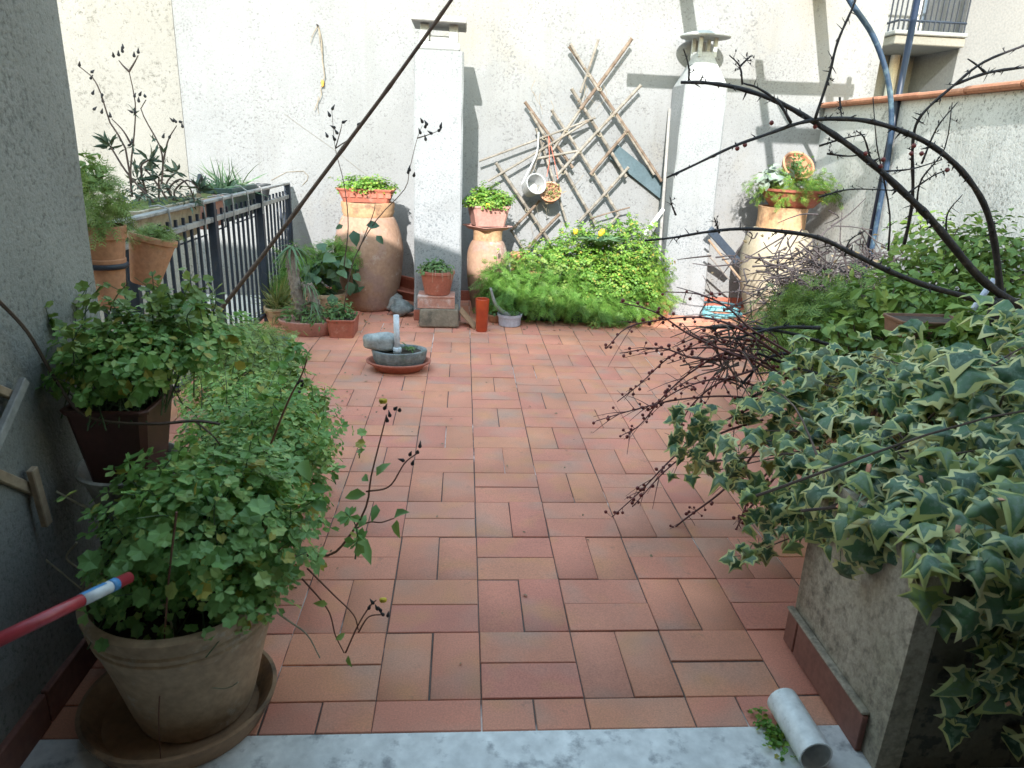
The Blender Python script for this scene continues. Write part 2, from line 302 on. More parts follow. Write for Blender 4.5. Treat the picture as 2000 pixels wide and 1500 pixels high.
class MB:
    def __init__(s): s.v = []; s.f = []; s.m = []
    def add(s, vs, fs, mi=0):
        k = len(s.v); s.v += [tuple(map(float, x)) for x in vs]; s.f += [tuple(i+k for i in f) for f in fs]; s.m += [mi]*len(fs); return s
    def box(s, lo, hi, rot=None, c=None, mi=0, bev=0):
        lo, hi = np.minimum(lo, hi).astype(float), np.maximum(lo, hi).astype(float)
        if bev > 0:
            b = min(bev, .45*min(hi-lo)); vs = []; 
            xs = [(lo[0], lo[0]+b, hi[0]-b, hi[0])]; 
            # chamfered box: three shells of 8 corner verts
            idx = {}
            for ax in range(3):
                for i in (0, 1):
                    for j in (0, 1):
                        for k in (0, 1):
                            q = [(lo[a]+b, hi[a]-b)[(i, j, k)[a]] for a in range(3)]
                            q[ax] = (lo[ax], hi[ax])[(i, j, k)[ax]]
                            idx[(ax, i, j, k)] = len(vs); vs.append(q)
            fs = []
            for ax in range(3):
                o1, o2 = [a for a in range(3) if a != ax]
                for d in (0, 1):
                    ring = []
                    for (p, q) in ((0, 0), (1, 0), (1, 1), (0, 1)):
                        c3 = [0, 0, 0]; c3[ax] = d; c3[o1] = p; c3[o2] = q; ring.append(idx[(ax, *c3)])
                    fs.append(ring)
            for ax in range(3):       # edge chamfers parallel to ax
                o1, o2 = [a for a in range(3) if a != ax]
                for p in (0, 1):
                    for q in (0, 1):
                        def I(which, t):
                            c3 = [0, 0, 0]; c3[ax] = t; c3[o1] = p; c3[o2] = q; return idx[(which, *c3)]
                        fs.append([I(o1, 0), I(o1, 1), I(o2, 1), I(o2, 0)])
            for i in (0, 1):
                for j in (0, 1):
                    for k in (0, 1): fs.append([idx[(a, i, j, k)] for a in range(3)])
        else:
            x0, y0, z0 = lo; x1, y1, z1 = hi
            vs = [(x0, y0, z0), (x1, y0, z0), (x1, y1, z0), (x0, y1, z0), (x0, y0, z1), (x1, y0, z1), (x1, y1, z1), (x0, y1, z1)]
            fs = [(0, 3, 2, 1), (4, 5, 6, 7), (0, 1, 5, 4), (1, 2, 6, 5), (2, 3, 7, 6), (3, 0, 4, 7)]
        if rot is not None:
            c = np.array(c if c is not None else (lo+hi)/2); r = np.array(rot.to_matrix() if isinstance(rot, Euler) else rot)
            vs = [r @ (np.array(q)-c) + c for q in vs]
        return s.add(vs, fs, mi)
    def tube(s, pts, rad, seg=6, mi=0, cap=True):
        pts = [np.array(q, float) for q in pts]; n = len(pts)
        if np.isscalar(rad): rad = [rad]*n
        vs = []; u = None
        for i in range(n):
            t = pts[min(i+1, n-1)]-pts[max(i-1, 0)]; t = t/(np.linalg.norm(t)+1e-9)
            if u is None:
                a = np.array([0, 0, 1.]) if abs(t[2]) < .9 else np.array([1., 0, 0]); u = np.cross(t, a)
            else: u = u - t*(u @ t)
            u = u/(np.linalg.norm(u)+1e-9); w_ = np.cross(t, u)
            for k in range(seg):
                a = 2*math.pi*k/seg; vs.append(pts[i]+rad[i]*(math.cos(a)*u+math.sin(a)*w_))
        fs = [(i*seg+k, i*seg+(k+1) % seg, (i+1)*seg+(k+1) % seg, (i+1)*seg+k) for i in range(n-1) for k in range(seg)]
        if cap: fs += [tuple(range(seg))[::-1], tuple(range((n-1)*seg, n*seg))]
        return s.add(vs, fs, mi)
    def lathe(s, prof, c, seg=32, sx=1, sy=1, rot=None, mi=0, wob=0, pivot=None):
        vs = []; ph = random.random()*6
        for (r, z) in prof:
            for k in range(seg):
                a = 2*math.pi*k/seg; q = r*(1+wob*math.sin(2*a+ph+z*5)+wob*.6*math.sin(3*a-ph))
                vs.append(np.array((q*sx*math.cos(a), q*sy*math.sin(a), z)))
        n = len(prof)
        fs = [(i*seg+k, i*seg+(k+1) % seg, (i+1)*seg+(k+1) % seg, (i+1)*seg+k) for i in range(n-1) for k in range(seg)]
        fs += [tuple(range(seg))[::-1], tuple(range((n-1)*seg, n*seg))]
        c = np.array(c, float)
        if rot is not None:
            m = np.array(rot.to_matrix()); pv = np.array(pivot if pivot is not None else (0, 0, 0)); vs = [m @ (q-pv)+pv for q in vs]
        return s.add([q+c for q in vs], fs, mi)
    def build(s, name, mat, parent=None, smooth=False, kind=None, label=None):
        o = link_mesh(name, s.v, s.f, mat, parent, smooth, s.m if isinstance(mat, (list, tuple)) else None, kind)
        if label: o['label'] = label
        return o
def shade(o, ang=35):
    me = o.data; me.polygons.foreach_set('use_smooth', [True]*len(me.polygons))
    try: me.set_sharp_from_angle(angle=R(ang))
    except Exception: pass
    return o
def spline(pts, n=24):
    """Catmull-Rom through the points"""
    P = [np.array(q, float) for q in pts]; P = [2*P[0]-P[1]]+P+[2*P[-1]-P[-2]]; out = []
    segs = len(P)-3
    for i in range(segs):
        k = max(2, n//segs)
        for t in np.linspace(0, 1, k, endpoint=(i == segs-1)):
            a, b, c, d = P[i:i+4]
            out.append(.5*((2*b)+(c-a)*t+(2*a-5*b+4*c-d)*t*t+(-a+3*b-3*c+d)*t**3))
    return out
def blob(c, r, name, mat, parent=None, rough=.14, seg=20, ring=13, seed=0, flat=None, pw=.8, **k):
    """a stone: an uneven, slightly faceted lump"""
    g = np.random.default_rng(seed); ph = g.random(9)*6.28
    vs = []; fs = []
    for i in range(ring+1):
        th = math.pi*i/ring
        for j in range(seg):
            a = 2*math.pi*j/seg; d = np.array((math.sin(th)*math.cos(a), math.sin(th)*math.sin(a), math.cos(th)))
            q = 1+rough*(math.sin(2.3*d[0]*2+ph[0])+math.sin(3.1*d[1]*2+ph[1])+math.sin(2.7*d[2]*2+ph[2]))*.5+rough*.35*math.sin(7*d[0]+5*d[1]+ph[3])*math.sin(6*d[2]+ph[4])
            v = np.sign(d)*np.abs(d)**pw*q*np.array(r)
            if flat: v[2] = max(v[2], -flat*r[2])
            vs.append(v+np.array(c))
    for i in range(ring):
        for j in range(seg): fs.append((i*seg+j, (i+1)*seg+j, (i+1)*seg+(j+1) % seg, i*seg+(j+1) % seg))
    return link_mesh(name, vs, fs, mat, parent, True, **k)

# ---- leaf templates (unit size, growing along +Y, facing +Z)
def T_clover():
    v = []; f = []
    for k in range(3):
        a = k*2.0944; c, s_ = math.cos(a), math.sin(a); b = len(v)
        for (x, y, z) in ((0, .05, 0), (-.36, .52, .07), (-.24, .92, .02), (0, .78, -.05), (.24, .92, .02), (.36, .52, .07)):
            v.append((x*c-y*s_, x*s_+y*c, z))
        f += [(b, b+3, b+2, b+1), (b, b+5, b+4, b+3)]
    return np.array(v), f
def T_leaf(wd=.3, fold=.12, curl=.15):
    v = [(0, 0, 0), (-wd, .35, fold), (0, .38, 0), (wd, .35, fold), (-wd*.72, .7, fold*.6-curl*.3), (0, .72, -curl*.4), (wd*.72, .7, fold*.6-curl*.3), (0, 1, -curl)]
    return np.array(v), [(0, 2, 1), (0, 3, 2), (1, 2, 5, 4), (2, 3, 6, 5), (4, 5, 7), (5, 6, 7)]
def T_lobed(n=7):
    v = [(0, .45, -.06)]; f = []
    k = 2*n
    for i in range(k):
        a = -math.pi/2+math.pi*2*(i+.5)/k; r = .5 if i % 2 else .40
        v.append((r*math.cos(a), .45+r*math.sin(a), .05*math.sin(3*a)+.03))
    for i in range(k): f.append((0, 1+i, 1+(i+1) % k))
    return np.array(v), f
def T_frond(n=6, sp_=.34, th=.022):
    v = []; f = []
    def tri(a, b, wd):
        a = np.array(a, float); b = np.array(b, float); d = b-a; s_ = np.cross(d, (0, 0, 1)); s_ = s_/(np.linalg.norm(s_)+1e-9)*wd
        k = len(v); v.extend([a-s_, a+s_, b]); f.append((k, k+1, k+2))
    tri((0, 0, 0), (0, 1, -.12), th)
    for i in range(n):
        y = .15+.8*i/n; l = sp_*(1-.55*i/n)
        for sg in (-1, 1):
            tri((0, y, -.12*y*y), (sg*l, y+l*.75, .07*sg*(i % 2)-.12*y*y), th*1.1)
            tri((sg*l*.5, y+l*.38, -.12*y*y), (sg*l*.55, y+l*.95, -.1*y*y+.05), th*.8)
    return np.array(v), f
def T_blade(wd=.03, bend=.45):
    v = []; f = []
    for i in range(5):
        t = i/4; y = t*(1-.25*bend*t); z = -bend*t*t; q = wd*(1-t)**.7
        v += [(-q, y, z+.3*q), (q, y, z+.3*q)]
    for i in range(4): f.append((2*i, 2*i+1, 2*i+3, 2*i+2))
    return np.array(v), f
def ivy_variant(seed):
    g = np.random.default_rng(seed)
    out = [(0, 0), (-.20, -.10), (-.42, -.10), (-.41, .12), (-.68, .30), (-.40, .40), (-.30, .56), (-.15, .80), (0, 1.1), (.15, .80), (.30, .56), (.40, .40), (.68, .30), (.41, .12), (.42, -.10), (.20, -.10)]
    out = np.array(out)*(1+g.normal(0, .09, (16, 2)))*np.array((g.uniform(.85, 1.15), g.uniform(.85, 1.15))); c = np.array((0, .33))
    inn = c+(out-c)*g.uniform(.60, .92, (16, 1)); inn[0] = (0, .08)
    def z(q): return -.26*abs(q[0])**1.3-.30*max(0, q[1]-.25)**2+.08*math.sin(6*q[0]+seed)+.07*math.sin(7*q[1]+2*seed)
    v = [(c[0], c[1], .06)]+[(q[0], q[1], z(q)) for q in inn]+[(q[0], q[1], z(q)-.03) for q in out]
    f = []; mi = []
    for i in range(16):
        j = (i+1) % 16
        f.append((0, 1+j, 1+i)); mi.append(0)
        f.append((1+i, 1+j, 17+j, 17+i)); mi.append(1)
    b = len(v); v += [(-.018, .02, .03), (.018, .02, .03), (.03, -.45, -.16), (-.006, -.45, -.16)]; f.append((b, b+1, b+2, b+3)); mi.append(0)
    return np.array(v), f, mi
TC, TL, TLo, TF, TB = T_clover(), T_leaf(), T_lobed(), T_frond(), T_blade()
TNarrow = T_leaf(.12, .05, .25); TBroad = T_leaf(.42, .12, .2)

def basis(nrm, tip):
    """rows of frames: z = normal, y = tip direction in the leaf plane"""
    z = nrm/np.linalg.norm(nrm, axis=1, keepdims=True)
    y = tip-z*(tip*z).sum(1, keepdims=True); y = y/(np.linalg.norm(y, axis=1, keepdims=True)+1e-9)
    x = np.cross(y, z); return np.stack([x, y, z], 2)
def scatter(tpl, P, nrm, size, tip=None):
    tv, tf = tpl[0], tpl[1]; n = len(P)
    if tip is None: tip = rng.normal(size=(n, 3))
    B = basis(nrm, tip); size = np.broadcast_to(size, (n,))
    v = np.einsum('nij,kj->nki', B, tv)*size[:, None, None]+P[:, None, :]
    k = len(tv); f = []
    base = np.arange(n)*k
    for q in tf:
        f.append(base[:, None]+np.array(q)[None, :])
    faces = []
    for a in f: faces += a.tolist()
    return v.reshape(-1, 3), faces
class Fol:
    def __init__(s): s.v = []; s.f = []; s.n = 0
    def add(s, vf):
        v, f = vf; s.v.append(v); s.f += [[i+s.n for i in q] for q in f]; s.n += len(v); return s
    def build(s, name, mat, parent, kind='stuff', label=None):
        o = link_mesh(name, np.concatenate(s.v), s.f, mat, parent, False, kind=kind)
        if label: o['label'] = label
        return o
def dome(c, r, n, lo=-.2, shell=.3, jit=.05):
    """points and outward normals spread through the outer shell of an uneven dome"""
    d = rng.normal(size=(n*4, 3)); d /= np.linalg.norm(d, axis=1, keepdims=True); d = d[d[:, 2] > lo][:n]
    lump = 1+.24*np.sin(5*d[:, 0]+3*d[:, 1]+c[0]*9)*np.sin(4*d[:, 2]+5*d[:, 1]+c[1]*7)+.12*np.sin(11*d[:, 0]-7*d[:, 1]+c[2]*20)
    k = (1-shell*rng.random(len(d))**1.5)*lump
    return np.array(c)+d*k[:, None]*np.array(r)+rng.normal(size=d.shape)*jit*np.mean(r), d/np.array(r)*np.mean(r)
def upn(d, up=.8, j=.45):
    return d/np.linalg.norm(d, axis=1, keepdims=True)+np.array((0, 0, up))+rng.normal(size=d.shape)*j
def stems(P, root, rad, n, mat, parent, name='stems', kind='stuff', spread=.03):
    m = MB(); idx = rng.choice(len(P), min(n, len(P)), replace=False)
    for i in idx:
        a = np.array(root)+np.array((rng.normal()*spread, rng.normal()*spread, 0)); b = P[i]; mid = (a+b)/2+np.array((0, 0, .12*np.linalg.norm(b-a)))
        m.tube(spline([a, mid, b], 6), [rad, rad*.9, rad*.8, rad*.7, rad*.6, rad*.5][:len(spline([a, mid, b], 6))], 4, cap=False)
    return m.build(name, mat, parent, kind=kind)

# ---- pots
def round_pot(t, c, r0, r1, h, mat, rim=.03, lip=.010, th=.010, seg=36, wob=.008, soil=True, rot=None, sx=1, sy=1, bands=0, name='pot'):
    prof = [(r0*.92, 0), (r0, .004), (r0+(r1-r0)*.5, h*.5*(1-rim/h)), (r1, h-rim)]
    if rim > 0: prof += [(r1+lip, h-rim+.002), (r1+lip*1.15, h-.004), (r1+lip*.9, h)]
    else: prof += [(r1, h)]
    prof += [(r1-th, h), (r1-th*1.3, h-rim*.6), (r1-th*1.5-(r1-r0)*.12, h*.8)]
    o = MB().lathe(prof, c, seg, sx, sy, rot, 0, wob).build(name, mat, t); shade(o)
    if soil:
        s = MB().lathe([(0.001, h*.84), ((r1-th)*.5, h*.85), (r1-th*1.6-(r1-r0)*.10, h*.82)], c, seg, sx, sy, rot).build('soil', MT['soil'], t, True)
    return o
def rect_pot(t, c, b, tp, h, mat, lip=.012, lh=.02, th=.008, rot=0, soil=True, bev=.004, name='pot', tilt=None):
    """tapered rectangular planter with a turned-out lip; c = base centre, b/tp = (x, y) size at base / top"""
    def ring(sx, sy, z): 
        q = min(sx, sy)*.08
        return [(-sx/2+q, -sy/2, z), (sx/2-q, -sy/2, z), (sx/2, -sy/2+q, z), (sx/2, sy/2-q, z), (sx/2-q, sy/2, z), (-sx/2+q, sy/2, z), (-sx/2, sy/2-q, z), (-sx/2, -sy/2+q, z)]
    k = (h-lh)/h; mx, my = b[0]+(tp[0]-b[0])*k, b[1]+(tp[1]-b[1])*k
    rings = [ring(*b, 0), ring(mx, my, h-lh), ring(mx+lip, my+lip, h-lh+.002), ring(tp[0]+lip, tp[1]+lip, h-.003), ring(tp[0]+lip-.004, tp[1]+lip-.004, h), ring(tp[0]-th, tp[1]-th, h), ring(b[0]*.2+tp[0]*.8-th*2, b[1]*.2+tp[1]*.8-th*2, h*.8)]
    E_ = (tilt or Euler((0, 0, rot))).to_matrix(); E_ = np.array(E_)
    vs = [E_ @ np.array(q)+np.array(c) for r_ in rings for q in r_]; n = len(rings)
    fs = [(i*8+k_, i*8+(k_+1) % 8, (i+1)*8+(k_+1) % 8, (i+1)*8+k_) for i in range(n-1) for k_ in range(8)]+[tuple(range(8))[::-1]]
    o = link_mesh(name, vs, fs, mat, t)
    if soil:
        s = [E_ @ np.array(q)+np.array(c) for q in ring(b[0]*.15+tp[0]*.85-th*1.8, b[1]*.15+tp[1]*.85-th*1.8, h*.86)]
        link_mesh('soil', s, [tuple(range(8))], MT['soil'], t)
    return o

# ================================================================== THE LARGE STRUCTURE
W = 4.6                     # back wall plane
XR = PY(1613, 200, W)[0]    # right wall plane
XL = -1.45                  # railing line, edge of the terrace
YS = -0.098                 # marble step edge

# ---- floor: screed with every tile laid on it
fl = MB().box((XL-.06, YS-.002, -.25), (XR, W, -.004)).build('terrace_floor', MT['grout']); tag(fl, kind='structure')
MOD = .25; J = .0018
def tile_mesh(lx, ly, nm='tile'):
    b = .0016; z0 = -.012; x, y = lx/2-J, ly/2-J
    vs = [(-x, -y, z0), (x, -y, z0), (x, y, z0), (-x, y, z0), (-x, -y, -b), (x, -y, -b), (x, y, -b), (-x, y, -b),
          (-x+b, -y+b, 0), (x-b, -y+b, 0), (x-b, y-b, 0), (-x+b, y-b, 0)]
    fs = [(8, 9, 10, 11)]+[(a, (a+1) % 4, 4+(a+1) % 4, 4+a) for a in range(4)]+[(4+a, 4+(a+1) % 4, 8+(a+1) % 4, 8+a) for a in range(4)]
    return vs, fs
tiles = []
for j in range(-1, int(W/MOD)+1):
    for i in range(-6, 13):
        for k in (0, 1):
            if (i+j) % 2 == 0: q = (i*MOD, (i+1)*MOD, j*MOD+k*MOD/2, j*MOD+(k+1)*MOD/2)
            else: q = (i*MOD+k*MOD/2, i*MOD+(k+1)*MOD/2, j*MOD, (j+1)*MOD)
            x0, x1, y0, y1 = max(q[0], XL-.05), min(q[1], XR), max(q[2], YS), min(q[3], W)
            if x1-x0 < .02 or y1-y0 < .02: continue
            d = np.array(((x0+x1)/2, (y0+y1)/2, 0))-CAM; z = d @ FW
            u, v_ = (d @ RT)/z*FPX+1000, 750-(d @ UP)/z*FPX
            seen = 430 < u < 1640 and 600 < v_ < 1480 and not (u < 620 and v_ < 1300-.0*u and u < 420+ (v_-650)*.0+ 190)
            tiles.append((x0, x1, y0, y1, z if seen else z+50))
tiles.sort(key=lambda q: q[4])
cache = {}; far_v = []; far_f = []
for n_, (x0, x1, y0, y1, z) in enumerate(tiles):
    lx, ly = round(x1-x0, 4), round(y1-y0, 4); c = ((x0+x1)/2+random.gauss(0, .0006), (y0+y1)/2+random.gauss(0, .0006), random.gauss(0, .0009))
    if n_ < 295:
        if (lx, ly) not in cache:
            vs, fs = tile_mesh(lx, ly); me = bpy.data.meshes.new('tile'); me.from_pydata(vs, [], fs); me.materials.append(MT['tile']); cache[(lx, ly)] = me
        o = bpy.data.objects.new('tile', cache[(lx, ly)]); COL.objects.link(o); o.parent = fl; o.location = c
        o.rotation_euler = (random.gauss(0, .003), random.gauss(0, .003), random.gauss(0, .0025))
    else:
        vs, fs = tile_mesh(lx, ly); k = len(far_v); far_v += [(a+c[0], b+c[1], d+c[2]) for a, b, d in vs]; far_f += [tuple(q+k for q in f) for f in fs]
link_mesh('distant_tiles', far_v, far_f, MT['tile_far'], fl, kind='stuff')

# ---- marble door step under the camera
st = MB().box((-1.6, -.62, -.12), (1.9, YS-.002, .004), bev=.004).build('door_step', MT['marble']); tag(st, kind='structure')

# ---- ground of the lower courtyard beyond the railing
g = MB().box((-30, -20, -1.6), (XL-.1, 30, -1.3)).build('courtyard_ground', MT['ground']); tag(g, kind='structure')
g = MB().box((XL-.4, W+.6, -3.3), (40, 30, -3.01)).build('rear_ground', MT['ground']); tag(g, kind='structure')

# ---- back wall: plaster face, cream strip at the left, skirting tiles
XC = PY(355, 200, W)[0]; XE = PY(1722, 100, W)[0]
bw = thing('back_wall', 'tall sunlit white plaster wall closing the far end of the terrace', 'wall', (0, W, 0))
def sheet_wall(x0, x1, z0, z1, y, nx, nz, amp, name, mat, parent, depth=.25, seed=1):
    """a plastered face with the slight unevenness of hand-floated render"""
    gq = np.random.default_rng(seed); ph = gq.random(6)*6.28; vs = []; fs = []
    for i in range(nx+1):
        for k in range(nz+1):
            x = x0+(x1-x0)*i/nx; z = z0+(z1-z0)*k/nz
            e = amp*(math.sin(2.1*x+ph[0])*math.sin(1.7*z+ph[1])+.5*math.sin(5.3*x+ph[2])*math.sin(4.1*z+ph[3])+.25*math.sin(13*x+ph[4]+3*z))
            vs.append((x, y+e if 0 < i < nx else y, z))
    for i in range(nx):
        for k in range(nz): fs.append((i*(nz+1)+k, (i+1)*(nz+1)+k, (i+1)*(nz+1)+k+1, i*(nz+1)+k+1))
    b = len(vs); vs += [(x0, y+depth, z0), (x1, y+depth, z0), (x1, y+depth, z1), (x0, y+depth, z1)]
    c00, c10, c11, c01 = 0, nx*(nz+1), nx*(nz+1)+nz, nz
    fs += [(b+1, b, b+3, b+2), tuple([c01]+[i*(nz+1)+nz for i in range(1, nx+1)]+[b+2, b+3]), tuple([b, b+1]+[i*(nz+1) for i in range(nx, -1, -1)]),
           tuple([b+3, b]+[k for k in range(nz+1)]), tuple([b+1, b+2]+[c10+k for k in range(nz, -1, -1)])]
    return link_mesh(name, vs, fs, mat, parent)
sheet_wall(XC, XE, 0, 2.9, W, 70, 60, .006, 'plaster_face', MT['wall'], bw)
sheet_wall(XC, XL+.1, -3.2, -.004, W, 20, 30, .006, 'lower_face', MT['wall_low'], bw, seed=2)
cw = thing('neighbour_wall', 'cream roughcast house wall at far left behind the railing planters', 'wall', (-4, W-.05, -3))
sheet_wall(-9, XC-.002, -3.2, 2.9, W-.003, 60, 70, .004, 'roughcast_face', MT['wall_cream'], cw, .3, seed=3)
x = -1.40
while x < XR-.05:
    l = min(.24, XR-.012-x); MB().box((x, W-.014, .0), (x+l-.004, W+.004, .085), bev=.003).build('skirting_tile', MT['terra_red'], bw); x += .245
# thin cracks with a lost flake of plaster near the railing end
mbk = MB()
for pts in ([(1520, 640), (1540, 655), (1565, 660), (1580, 690)],):
    pass
cr = [(530, 352), (560, 336), (592, 334), (602, 343), (600, 352), (590, 362)]
mbk.tube([PY(a, b, W-.002) for a, b in cr], .0022, 4)
mbk.tube([PY(a, b, W-.004) for a, b in ((555, 222), (600, 255), (650, 290), (700, 330), (760, 372))], .0009, 4)
mbk.build('crack', MT['root_wire'], bw)

# ---- near wall at the left
nw = thing('side_wall', 'grey cement-rendered wall in shade filling the left edge of the picture', 'wall', (-.97, .45, 0))
vs = []; 
LWX = -.972; LWY = .445
def rough_wall_x(x, y0, y1, z0, z1, ny, nz, amp, depth, name, mat, parent, seed=4):
    gq = np.random.default_rng(seed); ph = gq.random(6)*6.28; vs = []; fs = []
    for i in range(ny+1):
        for k in range(nz+1):
            y = y0+(y1-y0)*i/ny; z = z0+(z1-z0)*k/nz
            e = amp*(math.sin(3*y+ph[0])*math.sin(2.7*z+ph[1])+.5*math.sin(9*y+ph[2])*math.sin(7*z+ph[3])+.3*math.sin(21*y+11*z+ph[4]))
            vs.append((x+e, y, z))
    for i in range(ny):
        for k in range(nz): fs.append((i*(nz+1)+k, (i+1)*(nz+1)+k, (i+1)*(nz+1)+k+1, i*(nz+1)+k+1))
    b = len(vs); s_ = depth
    vs += [(x+s_, y0, z0), (x+s_, y1, z0), (x+s_, y1, z1), (x+s_, y0, z1)]
    e1 = ny*(nz+1)
    fs += [(b, b+1, b+2, b+3), tuple([b+2, b+1]+[e1+k for k in range(nz+1)]), tuple([b, b+3]+[k for k in range(nz, -1, -1)]),
           tuple([b+3, b+2]+[i*(nz+1)+nz for i in range(ny, -1, -1)])]
    return link_mesh(name, vs, fs, mat, parent)
rough_wall_x(LWX, -3.2, LWY, -.2, 2.1, 60, 60, .004, -.30, 'render_face', MT['wall_near'], nw)
x = -.6
for k in range(4):
    MB().box((LWX-.004, -.55+k*.25, .0), (LWX+.013, -.55+k*.25+.245, .085), bev=.003).build('skirting_tile', MT['terra_skirt'], nw)

# ---- right wall with its clay coping
zc = float(PY(1613, 212, W)[2])
rw = thing('boundary_wall', 'rough grey wall along the right side with terracotta coping', 'wall', (XR, 2, 0))
rough_wall_x(XR, .2, W, 0, zc, 60, 30, .006, .16, 'roughcast_face', MT['wall_right'], rw, 5)
y = .2
while y < W-.03:
    l = min(.44, W-.004-y); dz = random.gauss(0, .003)
    m_ = MB().box((XR-.045, y, zc+.002), (XR+.20, y+l-.006, zc+.034+dz), bev=.008)
    m_.tube([(XR-.040, y+.001, zc+.022+dz), (XR-.040, y+l-.007, zc+.022+dz)], .018, 8)
    m_.build('coping', MT['roof_tile'], rw); y += l

# ---- the house at the photographer's back: room, lintel and sloping roof line (throws the shade on the terrace)
YF = -.38
hs = thing('house', 'rendered house behind the camera whose roof shades the near terrace', 'house', (0, -3.2, 0))
def sh(X, Z): return (X+.17*(YF+.1)+.1, Z-.6*(YF+.1))
prof = [sh(*q) for q in ((-7, 3.75), (-3.4, 3.30), (-2.2, 3.16), (-1.35, 3.03), (-.85, 2.88), (-.62, 2.66), (-.42, 2.52), (.86, 2.30), (3.2, 1.98), (4.2, 1.9))]
LZ = 2.45                                  # lintel height of the wide opening
MB_ = MB()
tops = [(x, YF, z) for x, z in prof]; n = len(tops)
bot = [(x, YF, min(LZ, z-.06)) for x, z in prof]; tb = [(x, YF-.3, z+.02) for x, z in prof]; bb = [(x, YF-.3, min(LZ, z-.06)) for x, z in prof]
vs = tops+bot+tb+bb
fs = []
for i in range(n-1):
    fs += [(n+i, n+i+1, i+1, i), (i, i+1, 2*n+i+1, 2*n+i), (2*n+i, 2*n+i+1, 3*n+i+1, 3*n+i), (3*n+i, 3*n+i+1, n+i+1, n+i)]
link_mesh('facade', vs, fs, MT['house'], hs)
rv = [(x, YF-.02, z-.01) for x, z in prof]+[(x, YF-3.4, z+.0) for x, z in prof]
link_mesh('roof', rv+[(a, b, c-.1) for a, b, c in rv], [(i, i+1, n+i+1, n+i) for i in range(n-1)]+[(2*n+i+1, 2*n+i, 3*n+i, 3*n+i+1) for i in range(n-1)], MT['roof_tile'], hs)
MB().box((-7, -3.4, -.25), (4.2, -3.2, LZ+.10)).build('rear_wall', MT['room'], hs)
MB().box((1.95, -3.2, -.25), (2.15, -.35, LZ)).build('room_wall', MT['room'], hs)
MB().box((-7, -3.2, LZ), (4.2, YF-.3, LZ+.12)).build('ceiling', MT['room'], hs)
MB().box((-1.6, -3.2, -.25), (1.95, -.625, 0)).build('room_floor', MT['room'], hs)
MB().box((-7, -.25, -3.2), (LWX-.31, YF-.3, LZ)).build('flank_wall', MT['house'], hs)

# ---- apartment block beyond the right wall
ab = thing('apartment_building', 'pale apartment block with balcony beyond the right wall', 'building', (6, 8.5, -3))
def bx(p0, p1, name, mat, y0, y1, par=ab):
    a = PY(*p0, y0); b = PY(*p1, y0); return MB().box((min(a[0], b[0]), y0, min(a[2], b[2])), (max(a[0], b[0]), y1, max(a[2], b[2])), bev=.004).build(name, mat, par)
YA = 8.6
a = PY(1690, 150, YA)
MB().box((a[0]-1.2, YA, -3), (16, YA+.4, 7)).build('facade', MT['facade'], ab)
b0 = PY(1872, 100, YA-.9)
MB().box((b0[0], YA-.9, -3), (16, YA-.002, 7)).build('wing', MT['facade_grey'], ab)
# balcony: slab, edge moulding, bars, rails
q0 = PY(1745, 92, YA-1.0); q1 = PY(1868, 60, YA-1.0); zs = float(PY(1800, 70, YA-1.0)[2])
bal = MB().box((q0[0], YA-1.0, zs-.10), (b0[0]-.003, YA-.002, zs), bev=.01).build('balcony', MT['facade_yellow'], ab)
MB().box((q0[0]-.03, YA-1.03, zs+.002), (b0[0]-.005, YA-.004, zs+.05), bev=.01).build('balcony_edge', MT['facade'], bal)
for k in range(14):
    xx = q0[0]+.03+(b0[0]-q0[0]-.06)*k/13
    MB().tube([(xx, YA-.97, zs+.05), (xx, YA-.97, zs+.95)], .010, 5).build('balcony_bar', MT['iron'], bal)
for k in range(1, 9):
    yy = YA-.97+.95*k/9
    MB().tube([(q0[0]+.03, yy, zs+.05), (q0[0]+.03, yy, zs+.95)], .010, 5).build('balcony_bar', MT['iron'], bal)
for zz in (.95, .16): MB().tube([(q0[0]+.03, YA-.02, zs+zz), (q0[0]+.03, YA-.97, zs+zz), (b0[0]-.02, YA-.97, zs+zz)], .014, 6).build('balcony_rail', MT['iron'], bal)
d0 = PY(1795, 105, YA-.02); d1 = PY(1860, 240, YA-.02)
dr = MB().box((d0[0], YA-.03, d1[2]), (d1[0], YA+.02, d0[2]+.02), bev=.01).build('door', MT['facade_yellow'], ab)
mid = (d0[0]+d1[0])/2
for u0, u1 in ((d0[0]+.05, mid-.02), (mid+.02, d1[0]-.05)): MB().box((u0, YA-.045, d1[2]+.1), (u1, YA-.032, d0[2]-.06), bev=.01).build('door_panel', MT['facade_yellow'], dr)
d0 = PY(1790, 20, YA-.02); d1 = PY(1866, -60, YA-.02)
wn = MB().box((d0[0], YA-.03, zs+.06), (d1[0], YA+.02, zs+2.0), bev=.01).build('window', MT['white_lath'], ab)
MB().box((d0[0]+.08, YA-.045, zs+.3), (mid-.03, YA-.032, zs+1.9), bev=.005).build('pane', MT['dark_glass'], wn)
MB().box((mid+.03, YA-.045, zs+.3), (d1[0]-.08, YA-.032, zs+1.9), bev=.005).build('pane', MT['dark_glass'], wn)
pp = [PY(1752, 98, YA-.08), PY(1745, 150, YA-.08), PY(1742, 200, YA-.08)]
pp = [(pp[0][0], YA-.08, pp[0][2]), (pp[0][0], YA-.08, pp[0][2]-1.8)]
MB().tube(pp, .06, 10).build('downpipe', MT['white_lath'], ab)

